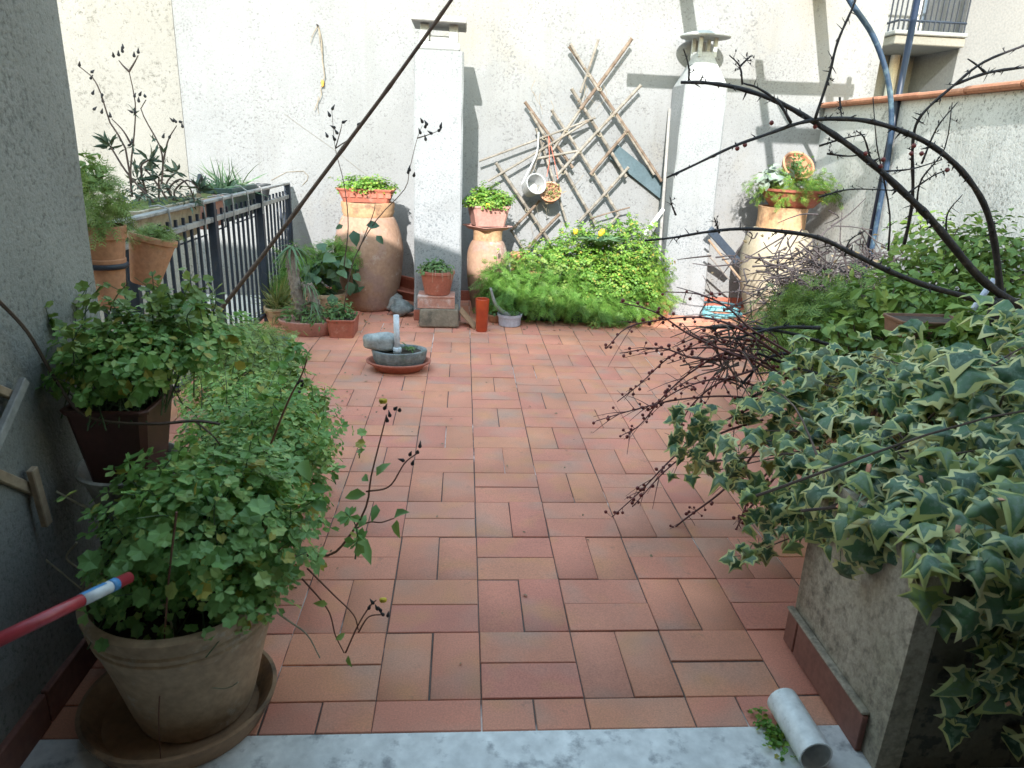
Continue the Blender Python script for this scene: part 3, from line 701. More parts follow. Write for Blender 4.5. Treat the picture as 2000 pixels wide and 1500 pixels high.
# ================================================================== OBJECTS
# ---- chimney beside the jars
CY0, CY1 = 3.85, 4.21
cx0, cx1 = PY(807, 300, CY0)[0], PY(904, 300, CY0)[0]; ct = float(PY(860, 98, CY0)[2])
ch = thing('chimney', 'whitewashed square chimney with flat slab cap between the two jars', 'chimney', ((cx0+cx1)/2, 4.03, 0), 'terrace chimneys')
def taper_shaft(x0, x1, y0, y1, z0, z1, inset, name, mat, par, seed=0):
    gq = np.random.default_rng(seed); vs = []; n = 14; fs = []
    for k in range(n+1):
        t = k/n; i = inset*t; z = z0+(z1-z0)*t; e = gq.normal(0, .0022, 8)
        b = .012
        vs += [(x0+i+b, y0+i+e[0], z), (x1-i-b, y0+i+e[1], z), (x1-i+e[2], y0+i+b, z), (x1-i+e[3], y1-i-b, z), (x1-i-b, y1-i, z), (x0+i+b, y1-i, z), (x0+i+e[4], y1-i-b, z), (x0+i+e[5], y0+i+b, z)]
    for k in range(n):
        for j in range(8): fs.append((k*8+j, k*8+(j+1) % 8, (k+1)*8+(j+1) % 8, (k+1)*8+j))
    fs += [tuple(range(8))[::-1], tuple(range(n*8, n*8+8))]
    return link_mesh(name, vs, fs, mat, par)
taper_shaft(cx0, cx1, CY0, CY1, 0, ct, .004, 'shaft', MT['chimney'], ch, 3)
m_ = MB().box((cx0+.03, CY0+.03, ct+.001), (cx1-.03, CY1-.03, ct+.055), bev=.012)
m_.build('collar', MT['white_paint'], ch)
for (fx, fy) in ((0, 0), (1, 0), (1, 1), (0, 1)):
    x_ = cx0+.045+(cx1-cx0-.09-.06)*fx; y_ = CY0+.05+(CY1-CY0-.10-.06)*fy
    MB().box((x_, y_, ct+.056), (x_+.06, y_+.06, ct+.165), bev=.005).build('cap_pier', MT['white_paint'], ch)
MB().box((cx0+.10, CY0+.10, ct+.056), (cx1-.10, CY1-.10, ct+.10), bev=.01).build('flue', MT['white_paint'], ch)
zt = ct+.167
MB().box((cx0-.01, CY0-.03, zt), (cx1+.012, CY1+.02, zt+.038), rot=Euler((0, R(1.2), 0)), bev=.006).build('slab_cap', MT['cap_stone'], ch)
for (a0, a1) in ((cx0, (cx0+cx1)/2), ((cx0+cx1)/2, cx1)): MB().box((a0, CY0-.013, .0), (a1-.004, CY0-.001, .08), bev=.003).build('skirting_tile', MT['terra_red'], ch)

# ---- second chimney with mushroom cap
C2 = 4.22
dx0, dx1 = PY(1312, 400, C2)[0], PY(1398, 400, C2)[0]; ct2 = float(PY(1370, 165, C2)[2])
c2 = thing('chimney', 'white roughcast chimney with round mushroom cap near the right wall', 'chimney', ((dx0+dx1)/2, 4.4, 0), 'terrace chimneys')
taper_shaft(dx0-.01, dx1+.01, C2, W+.004, 0, ct2, .02, 'shaft', MT['chimney'], c2, 5)
cm = ((dx0+dx1)/2, (C2+W)/2+.0, ct2)
# shoulders rising from the shaft to the round flue
vs = []; hw = (dx1-dx0)/2-.012
for (r_, z_, sq) in ((1.0, 0, 1), (.80, .09, .75), (.56, .19, .25), (.50, .235, 0)):
    for k in range(24):
        a = 2*math.pi*k/24; c_, s_ = math.cos(a), math.sin(a); f = 1/max(abs(c_), abs(s_)); rr = hw*r_*(sq*f+(1-sq))
        vs.append((cm[0]+rr*c_, cm[1]+rr*s_*.95, cm[2]+z_))
fs = [(i*24+k, i*24+(k+1) % 24, (i+1)*24+(k+1) % 24, (i+1)*24+k) for i in range(3) for k in range(24)]+[tuple(range(72, 96))]
shade(link_mesh('shoulder', vs, fs, MT['white_paint'], c2), 50)
for k in range(4):
    a = R(45+90*k+8); p_ = (cm[0]+hw*.52*math.cos(a), cm[1]+hw*.52*math.sin(a))
    MB().box((p_[0]-.014, p_[1]-.014, cm[2]+.20), (p_[0]+.014, p_[1]+.014, cm[2]+.335), bev=.002).build('cap_leg', MT['metal_cap'], c2)
o = MB().lathe([(.02, .0), (hw*1.13, .004), (hw*1.16, .012), (hw*.95, .030), (hw*.45, .048), (.02, .056)], (cm[0], cm[1], cm[2]+.334), 40).build('mushroom_cap', MT['metal_cap'], c2); shade(o)

# ---- iron railing along the open left side
ZR = .915; YR0, YR1 = 1.15, W-.06
rl = thing('metal_railing', 'dark iron railing with square bars along the open left edge', 'railing', (XL, 2.9, 0))
MB().box((XL-.012, YR0, ZR-.012), (XL+.028, YR1, ZR+.004), bev=.003).build('top_rail', MT['iron_rail'], rl)
zr2 = float(PX(405, 425, XL)[2]); MB().box((XL-.008, YR0, zr2-.028), (XL+.022, YR1, zr2+.0), bev=.002).build('lower_rail', MT['iron_rail'], rl)
MB().box((XL-.008, YR0, .055), (XL+.022, YR1, .08), bev=.002).build('bottom_rail', MT['iron'], rl)
posts = [YR1-.018, float(PX(503, 375, XL)[1]), float(PX(408, 392, XL)[1]), 1.70, YR0+.02]
for k, y_ in enumerate(posts): MB().box((XL-.014, y_-.018, 0), (XL+.030, y_+.018, ZR-.010), bev=.003).build('post', MT['iron'], rl)
y_ = YR0+.09
while y_ < YR1-.05:
    if min(abs(y_-p_) for p_ in posts) > .045:
        MB().box((XL+.000, y_-.0075, .07), (XL+.014, y_+.0075, zr2+.035), bev=.0015).build('baluster', MT['iron'], rl)
    y_ += .098

# ---- planters hooked on the outside of the railing
def rail_planter(lab, y0, y1, ztop, h, wd, mat, moss=True, x1=XL-.03):
    t = thing('rail_planter', lab, 'planter', (x1-wd/2, (y0+y1)/2, ztop-h), 'planters hung on the railing')
    rect_pot(t, (x1-wd/2, (y0+y1)/2, ztop-h), (wd*.78, (y1-y0)*.95), (wd, y1-y0), h, mat, lip=.018, lh=.03)
    for yy in (y0+(y1-y0)*.22, y0+(y1-y0)*.78):
        MB().tube([(x1-.02, yy, ztop+.004), (x1+.02, yy, ztop+.012), (XL+.034, yy, ZR+.010), (XL+.038, yy, ZR-.06), (XL+.036, yy, ZR-.16)], .0045, 6).build('hook', MT['iron_rail'], t)
    MB().tube([(XL-.016, y0+.02, ztop-h-.006), (XL-.016, y1-.02, ztop-h-.006)], .005, 5).build('support_bar', MT['iron'], t)
    if moss:
        o = MB()
        n1, n2 = 24, 6; vs = []; fs = []
        for i in range(n1+1):
            for k in range(n2+1):
                u, v_ = i/n1, k/n2; e = math.sin(math.pi*u)*math.sin(math.pi*v_)
                vs.append((x1-wd+.012+(wd-.024)*v_, y0+.012+(y1-y0-.024)*u, ztop-.012+.028*e+.006*rng.normal()))
        for i in range(n1):
            for k in range(n2): fs.append((i*(n2+1)+k, i*(n2+1)+k+1, (i+1)*(n2+1)+k+1, (i+1)*(n2+1)+k))
        link_mesh('moss', vs, fs, MT['moss'], t, True)
    return t
ya, yb = float(PX(285, 420, XL-.05)[1]), float(PX(400, 400, XL-.05)[1])
p1 = rail_planter('long beige mossy planter hooked on the railing beside the tall dark weed', 1.90, 2.72, ZR+.012, .19, .20, MT['plastic_beige'])
p2 = rail_planter('pinkish terracotta planter hooked on the railing between beige and green ones', 2.80, 3.10, ZR+.0, .17, .17, MT['terra_pink'])
p3 = rail_planter('dark green plastic planter of thin grassy leaves on the railing', 3.22, 3.80, ZR+.03, .20, .20, MT['plastic_green'], False)
f = Fol(); n_ = 170
P = np.stack([XL-.13+rng.normal(0, .035, n_), 3.5+rng.normal(0, .13, n_), np.full(n_, ZR)], 1)
nr = rng.normal(size=(n_, 3))*.6+np.array((0, 0, .6)); tp_ = np.stack([rng.normal(-.25, .7, n_), rng.normal(-.1, .7, n_), rng.uniform(.5, 1.2, n_)], 1)
f.add(scatter(TB, P, nr, rng.uniform(.12, .25, n_), tp_)); f.build('foliage', LM['aloe'], p3)
t = thing('small_pot', 'small dark pot hooked on the railing near its far end', 'flower pot', (XL-.09, 4.12, ZR-.12), 'planters hung on the railing')
round_pot(t, (XL-.09, 4.12, ZR-.12), .045, .07, .13, MT['plastic_dark'], .02, .005)
t = thing('watering_handle', 'black looped handle sticking up from the mossy railing planter', 'handle', (XL-.12, 2.98, ZR))
MB().tube([(XL-.12, 2.93+.10*u, ZR-.005+.12*math.sin(math.pi*u)**.6) for u in np.linspace(0, 1, 12)], .011, 8).build('loop', MT['plastic_dark'], t, True)

# tall dark weed and dark aloe stems rising from the beige planter
YW = 2.2
wd_ = thing('tall_weed', 'tall dark weed with buds standing in the beige railing planter', 'weed', PY(255, 390, YW))
def twig(mb, pts, r0, r1=None, n=14, seg=5):
    q = spline(pts, n); r1 = r1 if r1 is not None else r0*.5
    mb.tube(q, list(np.linspace(r0, r1, len(q))), seg); return q
mb = MB(); bud = MB(); lf = []
S = lambda l, Y: [PY(a, b, Y) for a, b in l]
def budat(m, p, s=.012, up=(0, 0, 1)):
    p = np.array(p, float); up = np.array(up, float)+rng.normal(size=3)*.5; up /= np.linalg.norm(up)
    m.tube([p, p+up*s*.5, p+up*s*1.1, p+up*s*2.2], [s*.35, s*.62, s*.42, s*.08], 6)
for l in ([(258, 385), (255, 330), (262, 262), (264, 200), (252, 140)], [(258, 385), (245, 290), (215, 240), (198, 185), (180, 150), (155, 130)], [(315, 360), (318, 320), (312, 285), (290, 245), (275, 212), (285, 195)],
          [(318, 320), (328, 275), (345, 245)], [(252, 140), (240, 128), (232, 118)], [(252, 140), (263, 122), (270, 108)], [(255, 280), (240, 255), (218, 232)]):
    twig(mb, S(l, YW), .0052, .0022)
for (a, b) in ((155, 130), (178, 142), (176, 155), (200, 183), (180, 185), (202, 200), (182, 215), (198, 222), (216, 230), (232, 110), (222, 112), (240, 103), (240, 95), (262, 112), (270, 105), (262, 190), (272, 187), (284, 190), (271, 200), (260, 220), (264, 222), (345, 240), (350, 238), (357, 250), (340, 238), (318, 270), (330, 270), (258, 280), (250, 285)):
    budat(bud, PY(a, b, YW), .0115)
mb.build('stem', MT['drystem'], wd_); bud.build('buds', MT['bud'], wd_, kind='stuff')
f = Fol(); PP = [PY(a, b, YW) for a, b in ((262, 222), (310, 275), (322, 320), (250, 285), (260, 300), (316, 300))]*4
PP = np.array(PP)+rng.normal(0, .012, (len(PP), 3)); f.add(scatter(TNarrow, PP, rng.normal(size=(len(PP), 3)), .05)); f.build('leaves', LM['aloe_dark'], wd_)
al = thing('bushy_succulent', 'dark spiky succulent with curling stems at railing top', 'succulent', PY(320, 395, 2.45))
mb = MB(); f = Fol()
for (l, Y) in (([(330, 395), (300, 350), (283, 330)], 2.4), ([(340, 395), (325, 360), (345, 335)], 2.5), ([(300, 395), (250, 340), (215, 285)], 2.2), ([(310, 398), (310, 370), (310, 345)], 2.3), ([(345, 398), (330, 370), (352, 350), (372, 370), (380, 395)], 2.5), ([(350, 398), (340, 375), (365, 352), (388, 368)], 2.5), ([(290, 395), (275, 330), (290, 312)], 2.3), ([(270, 395), (280, 370), (270, 350)], 2.3)):
    q = twig(mb, S(l, Y), .006, .004); n_ = 16
    nn = rng.normal(size=(n_, 3)); tp_ = rng.normal(size=(n_, 3))*np.array((1, 1, .5))+np.array((0, 0, .25))
    f.add(scatter(TNarrow, np.repeat([q[-1]], n_, 0)+rng.normal(0, .004, (n_, 3)), nn, rng.uniform(.05, .085, n_), tp_))
mb.build('stems', MT['drystem'], al, kind='stuff')
P, d = dome(PY(300, 395, 2.35), (.17, .30, .10), 260, -.1); f.add(scatter(TNarrow, P, upn(d), rng.uniform(.03, .06, len(P))))
f.build('leaves', LM['aloe_dark'], al)

# ---- terracotta pots hung at the near end of the railing
PYR = float(PX(215, 440, -1.33)[1])
c_ = PY(215, 560, PYR)
t = thing('flower_pot', 'tall terracotta pot with double rim and ferny plant beside the near wall', 'flower pot', (c_[0], PYR, c_[2]))
zt_ = float(PY(215, 440, PYR)[2]); zb_ = float(PY(215, 600, PYR)[2]); rr = 42*mpp(c_)
o = MB().lathe([(rr*.55, 0), (rr*.6, .003), (rr*.74, (zt_-zb_)*.48), (rr*.80, (zt_-zb_)*.49), (rr*.84, (zt_-zb_)*.60), (rr*.80, (zt_-zb_)*.61), (rr*.9, (zt_-zb_)*.84), (rr*.98, (zt_-zb_)*.85), (rr*1.02, zt_-zb_), (rr*.92, zt_-zb_), (rr*.88, (zt_-zb_)*.9)], (c_[0], PYR, zb_), 40, wob=.006).build('pot', MT['terra'], t); shade(o)
MB().lathe([(.002, 0), (rr*.9, .0)], (c_[0], PYR, zt_-.015), 30).build('soil', MT['soil'], t)
f = Fol()
P, d = dome((c_[0]-.01, PYR, zt_+.04), (.10, .10, .17), 320, -.3, .7); f.add(scatter(TF, P, upn(d, .6), rng.uniform(.05, .09, len(P)), d+rng.normal(size=d.shape)*.3))
P, d = dome((c_[0]-.05, PYR+.04, zt_+.13), (.07, .08, .12), 120, -.2, .7); f.add(scatter(TL, P, upn(d, .6), rng.uniform(.03, .05, len(P))))
f.build('foliage', LM['fern'], t)
MB().lathe([(rr*.84, 0), (rr*.9, .004), (rr*.9, .018), (rr*.84, .02), (rr*.80, .018), (rr*.80, .002)], (c_[0], PYR, zb_+(zt_-zb_)*.49), 28).build('pot_ring', MT['iron'], t, True)
MB().tube([(c_[0]-rr*.85, PYR, zb_+(zt_-zb_)*.5), (XL+.02, PYR-.02, zb_+(zt_-zb_)*.5)], .006, 5).build('bracket', MT['iron'], t)
c_ = PX(283, 555, -1.31)
t = thing('flower_pot', 'leaning terracotta pot hung on the railing beside taller pot', 'flower pot', c_)
e_ = Euler((R(-8), R(13), 0)); hh = 95*mpp(c_); rr = 42*mpp(c_)
round_pot(t, c_, rr*.62, rr*.98, hh, MT['terra'], .025, .006, rot=e_)
pc = np.array(e_.to_matrix() @ Vector((0, 0, hh)))+c_
f = Fol(); P, d = dome(pc+V(0, 0, -.01), (.085, .085, .05), 260, 0, .6); f.add(scatter(TF, P, upn(d, .8), rng.uniform(.035, .06, len(P)))); f.build('foliage', LM['fern'], t)

# ---- big jar by the railing, with its planter
def jar(lab, c, prof, mat, rim_mat, rim_from, seg=48, wob=.006, blots=True):
    t = thing('clay_jar', lab, 'jar', c, 'tall clay jars')
    k = next(i for i, q in enumerate(prof) if q[1] >= rim_from)
    sp_ = [(q[0], q[1]) for q in spline([(a, b, 0) for a, b in prof[:k+1]], 40)]
    o = MB().lathe([(sp_[0][0]*.9, sp_[0][1])]+sp_, c, seg, wob=wob).build('body', mat, t); shade(o, 60)
    o = MB().lathe([(prof[k][0]-.012, prof[k][1]-.006)]+[(a+.002, b) for a, b in prof[k:]]+[(prof[-1][0]-.03, prof[-1][1]), (prof[-1][0]-.035, prof[-1][1]-.06)], c, seg, wob=wob).build('rim', rim_mat, t); shade(o, 40)
    return t
jc = PZ(724, 600); jc = V(jc[0], 4.235, 0); s_ = mpp(PY(724, 500, 4.235)); zj = lambda y, x=724, Y=4.235: float(PY(x, y, Y)[2])
J1 = jar('large terracotta storage jar with square planter on top near the railing', jc,
    [(42*s_, 0), (50*s_, zj(590)), (60*s_, zj(550)), (65.5*s_, zj(505)), (66*s_, zj(480)), (60*s_, zj(450)), (50*s_, zj(425)), (45.5*s_, zj(421)), (49*s_, zj(412)), (48*s_, zj(407)), (50*s_, zj(402)), (49*s_, zj(394))], MT['terra_jar'], MT['terra_jar_rim'], zj(422))
def clover_box(lab, c, b, tp, h, mat, n, fol_r, size, mat_l, name='planter', rot=0, zoff=.02):
    t = thing(name, lab, 'planter', c); rect_pot(t, c, b, tp, h, mat, rot=rot, lip=.012, lh=.018)
    f = Fol(); P, d = dome((c[0], c[1], c[2]+h+zoff-.03), fol_r, n, -.05, .45); f.add(scatter(TC, P, upn(d, 1.0, .4), size*rng.uniform(.7, 1.25, len(P))))
    f.build('foliage', mat_l, t); return t
z0 = zj(394)+.001
t = clover_box('red planter of bright clover on the large jar near the railing', (jc[0]-.005, jc[1], z0), (.33, .20), (.415, .25), .098, MT['terra_red'], 520, (.215, .15, .10), .026, LM['bright'])
for k in range(7): MB().box((jc[0]-.17+k*.052, jc[1]-.117, z0+.035), (jc[0]-.13+k*.052, jc[1]-.108, z0+.07), bev=.002).build('moulding', MT['terra_red'], t)

# ---- leaning terracotta trough behind the stones
c_ = PY(790, 585, 4.2)
t = thing('leaning_trough', 'empty red trough tipped on edge between the large jar and chimney', 'trough', c_)
rect_pot(t, c_+V(-.02, .1, .03), (.12, .30), (.15, .36), .12, MT['terra_red'], soil=False, tilt=Euler((R(15), R(-38), R(80))))

# ---- stones by the jar
c1 = PZ(760, 608); 
a = thing('grey_stone', 'pale rounded stone lying behind blue-grey one beside the large jar', 'stone', c1, 'loose stones')
blob((c1[0]+.005, c1[1]+.06, .065), (.10, .075, .07), 'stone', MT['stone_light'], a, seed=3)
c1 = PZ(783, 618)
a = thing('grey_stone', 'blue-grey rough stone in front of the chimney left corner', 'stone', c1, 'loose stones')
blob((c1[0]+.002, c1[1]+.03, .055), (.085, .07, .055), 'stone', MT['stone'], a, .22, seed=8)

# ---- post base in a bowl: stone in a saucer with painted post
c_ = PZ(775, 735); cy_ = c_[1]+.13; cx_ = c_[0]
sx_ = mpp(PY(775, 700, cy_))
t = thing('saucer', 'red oval plastic saucer under the cement bowl in mid floor', 'saucer', (cx_, cy_, 0))
o = MB().lathe([(.125, .002), (.13, .004), (.165, .045), (.185, .05), (.187, .058), (.172, .06), (.158, .05), (.125, .014), (.01, .014)], (cx_, cy_, 0), 40, 1.0, .78).build('dish', MT['terra_red'], t); shade(o)
t = thing('cement_bowl', 'oval grey cement bowl standing in red saucer on floor', 'bowl', (cx_, cy_, .016))
o = MB().lathe([(.115, 0), (.125, .004), (.15, .05), (.158, .095), (.155, .105), (.135, .105), (.12, .085), (.01, .08)], (cx_+.005, cy_, .017), 36, 1, .74, wob=.02).build('bowl_body', MT['stone'], t); shade(o)
MB().lathe([(.002, .0), (.13, -.003)], (cx_+.005, cy_, .112), 30, 1, .72).build('soil', MT['soil'], t)
ps = PY(745, 690, cy_-.03)
blob((ps[0]+.005, cy_+.0, .165), (.105, .060, .055), 'stone', MT['stone_light'], tag(thing('flat_stone', 'pale flat stone resting on the cement bowl', 'stone', (ps[0], cy_, .125)), group='loose stones'), .13, seed=3, pw=.88)
pp = PY(776, 690, cy_-.05)
t = thing('metal_post', 'short pale painted post stub standing in the cement bowl', 'post', (pp[0], cy_-.05, .12))
MB().tube([(pp[0], cy_-.05, .11), (pp[0]-.004, cy_-.048, .335)], .0165, 14).build('shaft', MT['post_metal'], t, True)
MB().lathe([(.024, 0), (.025, .03), (.018, .036)], (pp[0], cy_-.05, .113), 14).build('socket', MT['post_metal'], t, True)
f = Fol(); n_ = 14; P = np.repeat([V(pp[0]+.055, cy_+.0, .125)], n_, 0)+rng.normal(0, .018, (n_, 3))*V(1, 1, .1)
f.add(scatter(TNarrow, P, rng.normal(size=(n_, 3))*.4+V(0, 0, 1), .06, rng.normal(size=(n_, 3))+V(.6, 0, .4)))
sl = thing('seedling', 'small green seedling beside the pale post in cement bowl', 'seedling', (pp[0]+.055, cy_, .12)); f.build('leaves', LM['herb'], sl)

# ---- stone block, hollow brick and pot before the chimney
b0, b1 = PZ(818, 643), PZ(896, 640); yb_ = (b0[1]+b1[1])/2; zb_ = float(PY(850, 603, yb_+.02)[2])
t = blob(((b0[0]+b1[0])/2, (yb_+CY0-.02)/2, zb_/2), ((b1[0]-b0[0])*.5, (CY0-.02-yb_)*.5, zb_*.5), 'stone_block', MT['block'], None, .035, 32, 20, 5, pw=.22); tag(t, 'rough brown stone block on the floor carrying a hollow brick', 'block')
h0, h1 = PY(816, 590, yb_+.04), PY(888, 590, yb_+.04); zh = float(PY(850, 580, yb_+.05)[2])
t = thing('hollow_brick', 'pink hollow brick lying on the stone block', 'brick', ((h0[0]+h1[0])/2, yb_+.1, zb_))
m_ = MB()
hx0, hx1 = h0[0], h1[0]; hy0, hy1 = yb_+.015, CY0-.03; z1_ = zb_+.002; z2_ = zh+.012
nb = 4; cell = (hx1-hx0)/nb
MB().box((hx0, hy0, z1_), (hx1, hy1, z1_+.012), bev=.002).build('bed', MT['brick'], t)
MB().box((hx0, hy0, z2_-.012), (hx1, hy1, z2_), bev=.002).build('top_web', MT['brick'], t)
for k in range(nb+1):
    x_ = hx0+(hx1-hx0-.010)*k/nb; MB().box((x_, hy0+.0015, z1_+.0125), (x_+.010, hy1-.0015, z2_-.0125)).build('web', MT['brick'], t)
MB().box((hx0+.0105, hy0+.006, z1_+.0126), (hx1-.0105, hy0+.014, z2_-.0126)).build('infill', MT['brick'], t)
pc = ((h0[0]+h1[0])/2+.005, yb_+.10, z2_+.001); s_ = mpp(pc); hp = float(PY(855, 528, pc[1])[2])-pc[2]
t = thing('flower_pot', 'red pot of drooping succulents on the hollow brick', 'flower pot', pc)
round_pot(t, pc, 24*s_, 32*s_, hp, MT['terra_red'], .022, .006)
f = Fol(); P, d = dome((pc[0]-.012, pc[1], pc[2]+hp), (.115, .10, .07), 260, -.15, .5); f.add(scatter(TL, P, upn(d, .7), rng.uniform(.022, .04, len(P))))
f.build('foliage', LM['herb'], t)
m_ = MB()
for k in range(12):
    a = rng.uniform(3.4, 6.0); q = V(pc[0]+.125*math.cos(a), pc[1]+.125*math.sin(a), pc[2]+hp+.005); twig(m_, [q+V(0, .03, .01), q, q+V(0, -.008, -.03-.04*rng.random())], .0016, .0008, 6, 4)
m_.build('runners', MT['strawstem'], t, kind='stuff')

# ---- second jar with square pot
jc2 = V(PY(950, 560, 4.17)[0], 4.17, 0); s_ = mpp(PY(950, 540, 4.17)); zj2 = lambda y: float(PY(950, y, 4.17)[2])
J2 = jar('slender clay jar carrying saucer and pink pot right of the first chimney', jc2,
    [(25*s_, 0), (29*s_, zj2(595)), (36*s_, zj2(560)), (39.5*s_, zj2(520)), (39*s_, zj2(495)), (33*s_, zj2(475)), (27*s_, zj2(468)), (27*s_, zj2(455)), (28.5*s_, zj2(448))], MT['terra_jar'], MT['terra_jar_rim'], zj2(470))
z0 = zj2(448)+.001
t = thing('square_saucer', 'pink square saucer on the neck of the slender jar', 'saucer', (jc2[0], jc2[1], z0), None)
rect_pot(t, (jc2[0]-.005, jc2[1], z0), (.22, .22), (.285, .285), .030, MT['terra_pink'], lip=.010, lh=.010, rot=R(38), soil=False)
t = clover_box('pink square pot of bright clover on the slender jar', (jc2[0]-.003, jc2[1], z0+.031), (.22, .20), (.285, .25), .15, MT['terra_pink'], 620, (.19, .16, .13), .026, LM['bright'], 'flower_pot', R(12), .035)
blob((jc2[0]-.01, jc2[1]-.15, z0+.19), (.014, .01, .016), 'flower', MT['yellow'], t, .2, 8, 6)
# curved shard of roof tile and its twig beside the block
c_ = PZ(912, 640)
t = thing('broken_tile', 'curved brown roof tile shard leaning beside the stone block', 'tile shard', c_)
vs = []; fs = []; a_ = V(*PY(900, 606, c_[1]+.10)); b_ = V(*PZ(930, 640)); n_ = 8
for i in range(n_+1):
    u = i/n_; q = a_+(b_-a_)*u
    for k in range(7):
        an = R(-70+140*k/6); o_ = V(.03*math.sin(an)*.4, .07*math.sin(an), .045*math.cos(an)-.02); vs.append(q+o_); vs.append(q+o_*.8)
for i in range(n_):
    for k in range(6):
        b = (i*7+k)*2; e = ((i+1)*7+k)*2; fs += [(b, b+2, e+2, e), (b+1, e+1, e+3, b+3)]
    b = i*14; e = (i+1)*14; fs += [(b, e, e+1, b+1), (b+12, b+13, e+13, e+12)]
fs += [(k*2, k*2+1, k*2+3, k*2+2) for k in range(6)]+[(n_*14+k*2, n_*14+k*2+2, n_*14+k*2+3, n_*14+k*2+1) for k in range(6)]
link_mesh('shard', vs, fs, MT['saucer_old'], t, True)

# ---- red vase, enamel pan, handle
c_ = PZ(941, 650); c_[1] += .05; s_ = mpp(PY(941, 620, c_[1])); hz = float(PY(941, 584, c_[1])[2])
m, n, b = new_mat('red_plastic_vase'); b.inputs['Base Color'].default_value = (.52, .06, .018, 1); b.inputs['Roughness'].default_value = .28
b.inputs['Transmission Weight'].default_value = .25; q = noise(n, pos(n), 9, 4); r_ = ramp(n, q.outputs[0], [(.35, (.42, .05, .02)), (.65, (.60, .09, .025))]); lnk(n, r_.outputs[0], b.inputs['Base Color'])
t = thing('red_vase', 'tall straight orange-red vase standing on the floor', 'vase', c_)
o = MB().lathe([(10*s_, 0), (11*s_, .004), (11.5*s_, .03), (12.2*s_, hz*.5), (13.6*s_, hz), (13*s_, hz+.003), (12.2*s_, hz), (11*s_, hz*.5), (10*s_, .03), (.004, .02)], c_, 28).build('glass_body', m, t); shade(o)
c_ = PZ(996, 640); c_[1] += .07; s_ = mpp(PY(996, 620, c_[1])); hz = float(PY(996, 612, c_[1])[2])
t = thing('enamel_pan', 'pale lilac enamel pan on the floor beside the red vase', 'pan', c_)
o = MB().lathe([(19*s_, 0), (21*s_, .006), (22.3*s_, hz*.75), (22.5*s_, hz*.76), (24*s_, hz*.78), (24*s_, hz*.96), (24.8*s_, hz), (23*s_, hz), (22*s_, hz*.8), (20*s_, .02), (.005, .012)], c_, 36).build('bowl', MT['enamel'], t); shade(o)
MB().lathe([(.003, 0), (21.5*s_, 0)], (c_[0], c_[1], hz*.72), 24).build('soil', MT['soil'], t)
t = thing('driftwood', 'curved grey horn-shaped wood propped in the enamel pan', 'wood piece', (c_[0], c_[1], hz*.7))
q = spline([PY(958, 562, c_[1]-.02), PY(966, 590, c_[1]-.02), PY(978, 606, c_[1]-.01), (c_[0]+.0, c_[1], hz*.74)], 14)
MB().tube(q, list(np.linspace(.008, .020, len(q))), 8).build('horn', MT['wood_grey'], t, True)
t = thing('flower_pot', 'low terracotta pot on the floor between red vase and enamel pan', 'flower pot', PZ(965, 640)); q = PZ(968, 634); round_pot(t, (q[0], q[1]+.09, 0), .045, .06, .06, MT['terra'], .015, .004)
f = Fol(); P, d = dome((q[0]-.01, q[1]+.10, .07), (.08, .06, .12), 90, 0, .6); f.add(scatter(TL, P, upn(d), .035)); f.build('foliage', LM['herb'], t)

# ---- cane trellis on the back wall
YT = W-.085
tr = thing('cane_trellis', 'lattice of grey canes tied crosswise leaning on the sunlit wall', 'trellis', PY(1150, 500, YT))
def from_crop(X, Y_): return (850+X*.4334, 50+Y_*.4334)
canes = [((605, 95), (1020, 700), .012, 0), ((610, 85), (735, 290), .011, 1), ((740, 290), (985, 670), .010, 0), ((735, 65), (655, 300), .009, 1), ((885, 60), (655, 375), .013, 1), ((655, 375), (530, 560), .011, 1),
         ((615, 285), (860, 680), .013, 0), ((525, 380), (825, 850), .012, 0), ((405, 345), (620, 640), .012, 0), ((430, 390), (720, 890), .012, 0), ((925, 270), (545, 680), .012, 1), ((545, 680), (235, 705), .0, 1),
         ((865, 475), (700, 670), .012, 1), ((870, 640), (650, 880), .012, 1), ((275, 620), (520, 980), .013, 0), ((455, 465), (590, 880), .010, 0), ((560, 850), (420, 1000), .012, 1), ((200, 610), (720, 415), .008, 1),
         ((240, 700), (690, 430), .009, 1), ((455, 600), (640, 565), .010, 1), ((345, 920), (470, 790), .011, 1), ((340, 920), (400, 1010), .010, 0), ((830, 850), (760, 930), .011, 1), ((490, 530), (420, 690), .008, 1), ((700, 870), (875, 820), .006, 1)]
for k, (a, b, r_, lay) in enumerate(canes):
    if r_ == 0: continue
    p0 = PY(*from_crop(*a), YT-.018*lay); p1 = PY(*from_crop(*b), YT-.018*lay); q = []
    nn = max(3, int(np.linalg.norm(p1-p0)/.09)); rad = []; sag = rng.normal(0, .004, 3)
    for i in range(nn+1):
        u = i/nn; base = p0+(p1-p0)*u+sag*math.sin(math.pi*u)
        q += [base-(p1-p0)/np.linalg.norm(p1-p0)*.004, base, base+(p1-p0)/np.linalg.norm(p1-p0)*.004]; rad += [r_*.85, r_*1.02, r_*.85]
    MB().tube(q, [z_*1.25 for z_ in rad], 7).build('cane', MT['cane'] if k % 4 else MT['cane_dark'], tr, True)
ties = [(740, 285), (690, 220), (800, 400), (740, 490), (860, 480), (650, 565), (710, 665), (590, 470), (480, 920), (415, 830), (575, 660), (770, 760), (490, 505)]
for (a, b) in ties:
    c_ = PY(*from_crop(a, b), YT-.012); MB().tube([c_+V(.016*math.cos(u), .024*math.sin(u*1.0)-.0, .016*math.sin(u)) for u in np.linspace(0, 6.28, 10)], .0025, 4, cap=False).build('tie', MT['strawstem'], tr)
m_ = MB()
